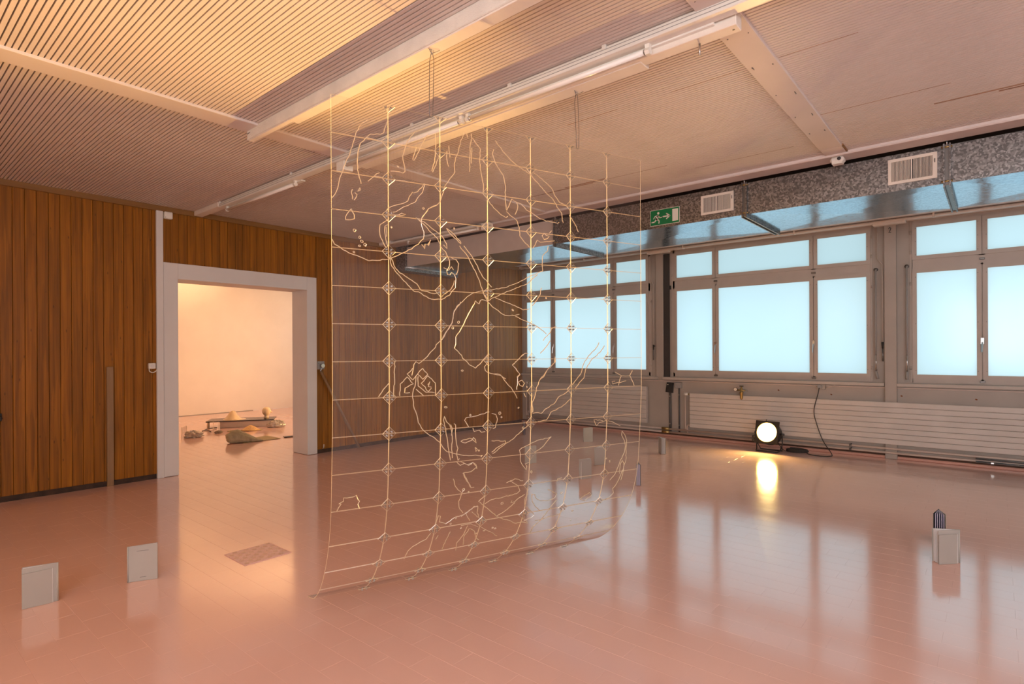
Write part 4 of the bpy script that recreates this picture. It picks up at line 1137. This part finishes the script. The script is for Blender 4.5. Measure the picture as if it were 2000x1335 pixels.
# diamond connectors with four bolts
def diamond(pts):
    """plate in local XZ, facing -Y, with chamfered bright rim"""
    me = bpy.data.meshes.new('connector'); n = len(pts); t = 0.004; c = 0.0022
    cx = sum(p[0] for p in pts)/n; cz = sum(p[1] for p in pts)/n
    inn = [(cx+(x-cx)*0.925, cz+(z-cz)*0.925) for x, z in pts]
    V = [(x, -t, z) for x, z in inn] + [(x, -t+c, z) for x, z in pts] + [(x, 0, z) for x, z in pts]
    F = [tuple(range(n)), tuple(range(3*n-1, 2*n-1, -1))]; MI = [0, 0]
    for k in range(n):
        k2 = (k+1) % n
        F.append((k2, k, n+k, n+k2)); MI.append(1); F.append((n+k2, n+k, 2*n+k, 2*n+k2)); MI.append(1)
    me.from_pydata(V, [], F); me.materials.append(MATS['clear_acrylic']); me.materials.append(MATS['lamp_tinted_edge'])
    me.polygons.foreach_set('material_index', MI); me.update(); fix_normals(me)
    return me
D = 0.034
full_me = diamond([(-D, 0), (0, -D), (D, 0), (0, D)])
half_me = diamond([(-D, 0), (0, -D), (D, 0)])
def bolts(rows):
    b = MB()
    for z in rows:
        for x in (-0.0115, 0.0115):
            b.cyl((x, -0.0085, z), (x, 0.0080, z), 0.0020, 6)
            b.cyl((x, -0.0085, z), (x, -0.0042, z), 0.0038, 6)
            b.cyl((x, 0.0030, z), (x, 0.0065, z), 0.0038, 6)
    return b.mesh('bolt_set', 'steel')
bolt4, bolt2 = bolts((-0.009, 0.009)), bolts((-0.009,))
for j in range(16):
    for i in range(1, 7):
        p, T, n = frame(i, j, -0.0035)
        M = Matrix((SU, n, -T)).transposed().to_4x4(); M.translation = p-RT
        co = bpy.data.objects.new('connector', half_me if j == 0 else full_me); COL.objects.link(co); co.parent = sheet; co.matrix_local = M
        bo = bpy.data.objects.new('bolt_set', bolt2 if j == 0 else bolt4); COL.objects.link(bo); bo.parent = co

# cut outlines: coast lines, borders, islands (column, row coordinates on the sheet)
CUTS = """0.63,0.55 0.51,0.69 0.43,0.88 0.37,1.21 0.33,1.43 0.25,1.71 0.20,1.96 0.14,2.19 0.10,2.48 0.06,2.62 0.01,2.72
0.99,0.47 0.95,0.63 0.92,0.78 0.86,0.83 0.68,0.87 0.62,0.95 0.60,0.98 0.51,1.14 0.46,1.39 0.45,1.61 0.45,1.88 0.48,2.08 0.51,2.24
0.60,0.98 0.77,0.99 0.89,1.01 0.97,1.08
0.63,2.15 0.75,1.97 0.84,1.87
0.75,1.98 0.89,1.99 1.01,1.80
1.00,2.18 1.12,2.01 1.25,2.00 1.36,2.00
0.36,2.42 0.34,2.51 0.36,2.61 0.36,2.69
0.49,2.35 0.45,2.46 0.49,2.42 0.49,2.35
0.39,2.70 0.44,2.55 0.40,2.50
0.95,2.91 0.98,2.83 1.08,2.73 1.26,2.63 1.36,2.54 1.39,2.41 1.45,2.27 1.47,2.29 1.55,2.24 1.63,2.11 1.68,1.98
1.08,2.90 1.17,2.84 1.32,2.69 1.51,2.53 1.57,2.37 1.64,2.25 1.67,2.10 1.69,2.01
1.68,2.86 1.76,2.68 1.93,2.54 2.01,2.37 2.06,2.16 2.09,1.98 2.17,1.79 2.30,1.51 2.29,1.27 2.34,1.02 2.38,0.85 2.42,0.68
1.50,0.61 1.42,0.75 1.34,0.94 1.30,1.15 1.27,1.30 1.29,1.51 1.31,1.73 1.27,1.78 1.17,1.76 1.04,1.78
1.75,0.62 1.67,0.81 1.59,1.04 1.48,1.38 1.46,1.36 1.50,1.15 1.53,1.00
1.97,1.17 1.85,1.62 1.83,1.58 1.89,1.31 1.91,0.99 1.91,0.56
2.14,0.93 2.13,1.10 2.17,1.38
2.18,0.79 2.20,1.11
2.51,0.37 2.41,0.68
2.55,0.38 2.58,0.51
2.65,0.37 2.66,0.49 2.62,0.74 2.61,1.43
2.66,0.73 2.65,1.17
2.66,0.47 2.85,0.73 2.83,1.00 2.84,1.28 2.91,1.73 2.90,1.95
3.14,0.66 3.11,0.79 3.18,1.04 3.29,1.25 3.36,1.38 3.40,1.65 3.40,2.03 3.42,2.41
2.90,1.95 3.03,2.23 3.13,2.40 3.31,2.59 3.41,2.65 3.45,2.60
3.43,2.43 3.55,2.05 3.67,2.13 3.77,2.16 3.89,2.33 4.07,2.43 4.22,2.55 4.48,2.60 4.66,2.62 4.70,2.58
3.42,2.46 3.50,2.56 3.66,2.69 3.72,2.91 3.73,3.16 3.82,3.31 3.96,3.49
3.18,0.42 3.34,0.66 3.53,0.87 3.73,1.03 3.97,1.17 4.12,1.37 4.35,1.65 4.53,1.84 4.69,2.15 4.77,2.27 4.78,2.50 4.81,2.57
4.07,1.12 4.22,1.24 4.35,1.35 4.51,1.51 4.59,1.73 4.72,1.94 4.88,1.98
4.04,3.51 4.15,3.23 4.22,3.29 4.34,3.26 4.54,3.21 4.58,3.19
4.27,3.08 4.32,2.99 4.37,3.05 4.45,3.06 4.40,3.15 4.32,3.19 4.27,3.08
4.45,2.97 4.51,2.88
3.66,2.14 3.69,2.24 3.65,2.44 3.62,2.52
4.96,2.29 5.09,2.52 5.20,2.81
0.34,2.94 0.24,3.17 0.24,3.25 0.32,3.24 0.39,3.20 0.39,3.10 0.34,2.96
0.01,3.80 0.05,3.92 0.29,4.12 0.48,4.20 0.64,4.29 0.98,4.21 1.16,4.09 1.33,3.95 1.56,3.72 1.66,3.55 1.67,3.35 1.62,3.13 1.63,2.96 1.76,2.68 1.93,2.54
0.99,3.10 0.90,3.22 0.84,3.29 0.84,3.56 0.90,3.77 0.96,3.90
0.98,3.26 0.93,3.31 0.93,3.49 0.96,3.76 0.98,3.84
0.95,3.32 0.96,3.60
1.02,4.08 1.09,4.35 1.20,4.56 1.35,4.68 1.52,4.83 1.62,5.02 1.73,5.04 1.87,5.09 1.95,5.06
1.01,4.14 1.05,4.38 1.20,4.64 1.35,4.88 1.48,5.06 1.56,5.06 1.66,5.16 1.81,5.25 2.01,5.25 2.18,5.11 2.30,4.89 2.31,4.62 2.28,4.51 2.22,4.44 2.19,4.52 2.14,4.52 2.12,4.41 2.17,4.29 2.18,4.11 2.10,3.86 2.03,3.78 1.98,3.68
1.51,2.97 1.66,3.13 1.82,3.36 1.94,3.50 1.98,3.65
1.51,2.97 1.72,3.12 1.90,3.29 2.04,3.44 2.12,3.63 2.13,3.77 2.06,3.67
2.22,4.02 2.32,4.07 2.37,4.18 2.34,4.44 2.31,4.51
2.09,5.08 2.20,4.95 2.26,4.80 2.28,4.68
1.00,2.97 1.17,2.97 1.24,2.90 1.32,2.92 1.24,2.97 1.08,2.97
1.62,3.71 1.68,3.83 1.69,3.69 1.74,3.71 1.80,3.56 1.76,3.73
2.12,3.18 2.20,3.33 2.42,3.59
2.12,3.18 2.24,3.29 2.42,3.56
2.06,4.33 2.16,4.39 2.22,4.28 2.26,4.37
2.41,5.29 2.34,5.44 2.26,5.62 2.23,5.91 2.09,6.20 2.03,6.35
4.27,4.21 3.98,4.38 3.69,4.62 3.39,4.80 3.09,4.89 2.85,4.94 2.64,5.04 2.36,5.38 2.27,5.56 2.22,5.94 2.09,6.23 2.01,6.41
4.15,4.33 3.90,4.64 3.60,4.82 3.32,4.99 3.14,5.11 2.98,5.24 2.87,5.20 2.83,5.22 2.80,5.33 2.72,5.24 2.70,5.33 2.61,5.54 2.55,5.69 2.48,5.90 2.41,6.08 2.30,6.32 2.30,6.52 2.27,6.65 2.35,6.75 2.48,6.99 2.58,7.14 2.71,7.25 2.82,7.12 2.89,7.00 3.01,6.84
2.39,3.65 2.58,3.98 2.72,4.35 2.83,4.73 2.92,5.08 2.98,5.23
2.48,3.64 2.64,3.91 2.77,4.20 2.88,4.51 3.03,4.74 3.08,4.81
2.98,5.24 3.09,5.40 3.27,5.57 3.38,5.65 3.59,5.65 3.71,5.60
3.62,5.67 3.92,5.84 4.11,5.95 4.24,6.07 4.36,6.20
3.14,5.10 3.32,5.21 3.55,5.32 3.80,5.46 3.95,5.42
4.42,3.38 4.41,3.54 4.28,3.72 4.27,3.97 4.28,4.21
4.25,4.74 4.22,4.93 4.14,5.12 4.02,5.32
2.98,7.06 2.91,7.21 2.93,7.33 3.06,7.42 3.26,7.46 3.38,7.59
3.89,6.81 3.78,6.86 3.54,7.18 3.72,7.46 3.65,7.54 3.66,7.62
4.20,7.64 4.33,7.44 4.43,7.28 4.56,7.13 4.58,6.93
4.62,5.95 4.49,6.03 4.46,6.16 4.33,6.32 4.28,6.42
4.21,6.82 4.36,6.61 4.46,6.42
2.16,6.06 2.08,6.25 2.01,6.41 1.90,6.55 1.89,6.62 1.69,6.93 1.56,7.08 1.50,7.03 1.46,7.11 1.44,7.29 1.42,7.41
1.50,7.44 1.49,7.62 1.45,7.80 1.43,8.01 1.45,8.25 1.52,8.53 1.55,8.75 1.65,8.98 1.83,9.18 1.98,9.36 2.05,9.53 2.14,9.67 2.32,9.76 2.55,9.84 2.90,9.89
1.63,7.22 1.73,7.39 1.63,7.53 1.53,7.38 1.63,7.22
1.44,7.21 1.33,7.37 1.44,7.54 1.53,7.38
1.73,7.43 1.88,7.65 1.88,7.98
1.73,7.43 1.60,7.64 1.74,7.88 1.80,7.79
1.33,7.45 1.20,7.64 1.19,7.97
1.33,7.45 1.45,7.65 1.29,7.76 1.28,7.89 1.38,7.89
1.54,7.44 1.54,7.71 1.69,7.90 1.86,7.92
1.50,7.80 1.64,7.99
1.73,7.69 1.77,7.60 1.74,7.74 1.80,7.76
1.10,7.01 1.08,7.99
0.80,7.97 0.89,7.77 0.99,7.61
2.07,8.62 2.05,8.74 2.10,9.03 2.13,9.25 2.17,9.61 2.21,9.93
2.08,8.65 2.11,8.78 2.18,8.88 2.22,9.07 2.24,9.30 2.23,9.61 2.25,9.87
2.27,8.86 2.30,8.89 2.30,9.08 2.32,9.37 2.36,9.60 2.34,9.79 2.37,9.96 2.40,9.91
2.20,8.88 2.24,9.01 2.22,9.20
3.02,8.58 2.76,8.67 2.52,8.71 2.49,8.78 2.54,8.89 2.58,8.99
2.67,9.03 2.70,9.14 2.81,9.11 2.86,9.18 2.94,9.17
2.42,9.40 2.52,9.46 2.65,9.40 2.69,9.32 2.73,9.38 2.75,9.49 2.70,9.42 2.61,9.33 2.47,9.36 2.42,9.40
2.73,9.62 2.75,9.75 2.78,9.69 2.73,9.62
2.35,10.02 2.42,10.12 2.51,10.07 2.60,10.15 2.69,10.07 2.76,10.15 2.78,10.28
3.07,7.42 3.29,7.50 3.41,7.73 3.51,7.87 3.62,8.11 3.65,8.21
3.92,6.83 3.84,6.81 3.54,7.16 3.72,7.48 3.66,7.56 3.64,7.94
3.68,7.70 3.76,7.65 3.82,7.75 3.78,7.85 3.71,7.81 3.68,7.70
3.81,8.06 3.86,8.19
4.58,6.96 4.59,7.10 4.39,7.33 4.29,7.57 4.20,7.65 4.11,7.90 4.06,8.24 4.01,8.37 4.03,8.68
5.75,6.47 5.63,6.72 5.43,6.97 5.31,7.22 5.25,7.50 5.05,7.82 4.99,7.88
5.90,6.58 5.78,6.80 5.54,7.05 5.37,7.37 5.33,7.65 5.25,7.75 5.10,7.98
4.99,7.95 4.85,8.12 4.67,8.23 4.58,8.42 4.32,8.62 4.24,8.74 4.16,8.70 4.03,8.72
5.01,8.26 4.93,8.37 4.75,8.57 4.48,8.72 4.38,8.96 4.17,8.99
6.19,7.48 6.39,7.62 6.35,7.69 6.30,7.95
6.39,7.62 6.63,7.63 6.71,7.45
6.63,7.63 6.71,7.82 6.76,7.98
6.30,7.84 6.14,7.89 6.11,7.80 6.19,7.80
6.33,7.86 6.52,7.80
5.88,9.13 5.78,9.10 5.63,9.08 5.71,9.29 5.78,9.19 5.96,9.14
6.04,9.16 6.21,9.24 6.39,9.37
4.51,9.52 4.42,9.56 4.26,9.57 4.05,9.65 3.79,9.79 3.74,9.85 3.77,9.99 3.77,10.16 3.81,10.30 3.92,10.51 3.93,10.39 3.89,10.31 3.98,10.28
4.51,9.52 4.37,9.72 4.27,9.85 4.11,9.97
4.01,9.02 3.83,9.18 3.71,9.33 3.53,9.51 3.31,9.69 3.12,9.87
3.10,9.82 3.24,9.68 3.41,9.58 3.40,9.51 3.09,9.47
6.45,9.56 6.44,9.70 6.53,9.90 6.57,10.09 6.55,10.32 6.45,10.58 6.40,10.80 6.33,11.06 6.20,11.27
6.45,9.56 6.54,9.71 6.60,9.91 6.60,10.29 6.61,10.60 6.56,10.83 6.56,11.10 6.53,11.33
6.46,11.08 6.45,10.77 6.50,10.60 6.55,10.71 6.57,11.02
3.08,8.63 3.17,8.67 3.21,8.81 3.17,9.07 3.11,9.10
0.10,10.99 0.17,10.80 0.13,10.79 0.21,10.73 0.21,10.64 0.32,10.65 0.43,10.62 0.46,10.74 0.49,10.79 0.46,10.87 0.49,10.99
2.00,11.84 2.03,11.57 2.08,11.60 2.07,11.78 2.21,11.88 2.38,11.72 2.58,11.67 2.78,11.48 2.86,11.45
2.28,10.50 2.33,10.73 2.48,10.97 2.52,10.88
2.48,10.99 2.43,11.21 2.45,11.40 2.55,11.60
2.51,10.39 2.59,10.63 2.67,10.84
1.93,12.13 1.86,12.33 1.61,12.54 1.53,12.72 1.50,13.04
2.35,12.21 2.30,12.54 2.28,12.91
2.07,12.41 2.10,12.27
2.62,13.13 2.57,12.75 2.66,12.46 2.71,12.09
2.50,10.35 2.50,10.41 2.58,10.64 2.67,10.84 2.74,10.84
2.43,10.01 2.56,10.12 2.69,10.07 2.78,10.22 2.65,10.35 2.48,10.37
3.47,10.84 3.66,10.75 3.86,10.85
3.55,10.81 3.75,10.99 3.81,11.17 3.74,11.25 3.44,11.29 3.15,11.32 3.02,11.42
3.94,11.31 3.81,11.40 3.72,11.51 3.63,11.52 3.65,11.46
3.73,11.54 3.52,11.77 3.35,11.90
3.01,11.15 2.87,11.31 3.03,11.52 3.27,11.81 3.43,12.00 3.67,12.16 3.87,12.34 4.02,12.33 4.19,12.44 4.08,12.26 4.01,12.16
4.01,11.31 3.96,11.46 3.98,11.67 4.17,11.93 4.29,12.12 4.22,12.22 4.06,12.30
4.12,11.35 4.19,11.36 4.25,11.52 4.37,11.62 4.56,11.66 4.73,11.59 4.76,11.46 4.51,11.27
4.12,11.35 4.14,11.53 4.24,11.77 4.41,11.99
4.79,11.68 4.67,11.91 4.59,12.16 4.51,12.39 4.38,12.62 4.35,12.95
4.35,12.39 4.51,12.39 4.67,12.31 4.88,12.31 4.98,12.27
5.43,11.78 5.55,11.68 5.67,11.60 5.75,11.71 5.58,11.90 5.43,11.78
4.72,11.04 4.73,10.95 4.84,10.93
6.54,10.95 6.50,11.16 6.42,11.44 6.33,11.60 6.39,11.77 6.30,11.91 6.18,12.00
2.52,11.72 2.64,11.62 2.78,11.45 2.87,11.48 2.87,11.68 2.92,11.83
2.75,11.62 2.93,11.86 3.12,12.06
2.60,11.61 2.74,11.92
2.89,12.03 3.11,12.33 3.40,12.64 3.50,12.77
2.56,12.05 2.78,12.04 2.96,12.21
2.74,12.90 2.69,12.53 2.76,12.22 2.89,12.34 2.98,12.63 3.08,12.80"""
rng = random.Random(3)
for ln in CUTS.split('\n'):
    P = [tuple(float(x) for x in q.split(',')) for q in ln.split()]
    pts = []
    for (a, b) in zip(P[:-1], P[1:]):
        n = max(1, int(math.hypot((b[0]-a[0])*CW, (b[1]-a[1])*RH)/0.013))
        for k in range(n):
            t = k/n; jx = 0 if k == 0 else 1
            pts.append((a[0]+(b[0]-a[0])*t + jx*rng.uniform(-.009,.009), a[1]+(b[1]-a[1])*t + jx*rng.uniform(-.014,.014)))
    pts.append(P[-1])
    mb = MB(); mb.tube([frame(u, v, -0.0026)[0] for u, v in pts], 0.0021, 4)
    off = tuple(RT)
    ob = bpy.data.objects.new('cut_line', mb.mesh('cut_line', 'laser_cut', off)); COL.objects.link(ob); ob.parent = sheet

# small islands
ISLES = """0.39,3.51 0.48,3.68 0.52,3.78 0.57,3.86 0.48,3.91 0.58,3.90 0.38,4.09 1.05,3.32 1.66,2.69 2.28,3.16 1.18,1.62 2.36,5.89 2.24,6.06 2.43,7.31 3.56,5.48 4.36,5.06 2.09,8.36 2.81,9.73 2.61,8.64 3.69,8.51 3.26,8.64 3.30,8.77 3.81,9.15 3.88,7.87 6.03,10.47 4.05,10.60 3.42,11.50 4.88,11.45 5.38,12.69 5.32,12.23 3.32,12.36 3.39,12.41 6.13,10.58 2.87,9.91 2.63,10.97 2.51,10.87 2.41,11.73 2.32,11.91 2.57,12.14 2.96,12.47 3.13,12.41"""
for q in ISLES.split():
    u, v = [float(x) for x in q.split(',')]
    r0 = rng.uniform(0.0035, 0.008); el = rng.uniform(0.5, 1.0); ph = rng.uniform(0, 3)
    ring_ = []
    for k in range(7):
        a = 2*math.pi*k/7; rr = r0*rng.uniform(0.8, 1.2); x, y = rr*math.cos(a), rr*el*math.sin(a)
        ring_.append((u+(x*math.cos(ph)-y*math.sin(ph))/CW, v+(x*math.sin(ph)+y*math.cos(ph))/RH))
    mb = MB(); mb.tube([frame(a, b, -0.0026)[0] for a, b in ring_], 0.0018, 4, closed=True)
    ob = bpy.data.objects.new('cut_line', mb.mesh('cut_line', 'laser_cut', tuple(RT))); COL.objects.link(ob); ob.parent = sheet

# steel wire loops the sheet hangs from
def loop(top, ucol, label):
    b = frame(ucol, 0.06)[0]; t = thing('wire_loop', (b.x, b.y, b.z), label, 'wire')
    top = Vector(top)
    pts = [top+SU*0.004, top+SU*0.010-SZ*0.03, b+SU*0.011+SZ*0.1, b+SU*0.009, b+SN*0.004-SZ*0.004, b-SU*0.009, b-SU*0.010+SZ*0.1, top-SU*0.013-SZ*0.045, top-SU*0.004]
    MB().tube(pts, 0.0016, 6).build('loop', 'dark_steel', t)
    tw = []
    for k in range(24):
        a = k*0.9; tw.append(top + SU*(0.004*math.cos(a)) + SN*(0.004*math.sin(a)) + SZ*(0.0012*k-0.004))
    MB().tube(tw, 0.0016, 6).build('twist', 'steel', t)
    MB().tube([top, top+SU*0.022+SZ*0.010-SN*0.01, top+SU*0.035+SZ*0.016-SN*0.02], 0.0014, 5).build('tail', 'dark_steel', t)
    MB().tube([top, top-SU*0.020+SZ*0.016-SN*0.008], 0.0014, 5).build('tail', 'dark_steel', t)
    hk = [top + SU*(0.010*math.cos(a)) + SZ*(0.014+0.012*math.sin(a)) for a in [k*0.5 for k in range(13)]]
    MB().tube(hk, 0.002, 6).build('eye', 'steel', t)
loop((1.912, 2.140, 2.838), 1.83, 'steel wire loop from the rough-sided beam to the acrylic sheet')
loop((2.748, 1.838, 2.828), 5.20, 'steel wire loop from the beam beside the light rail to the sheet')
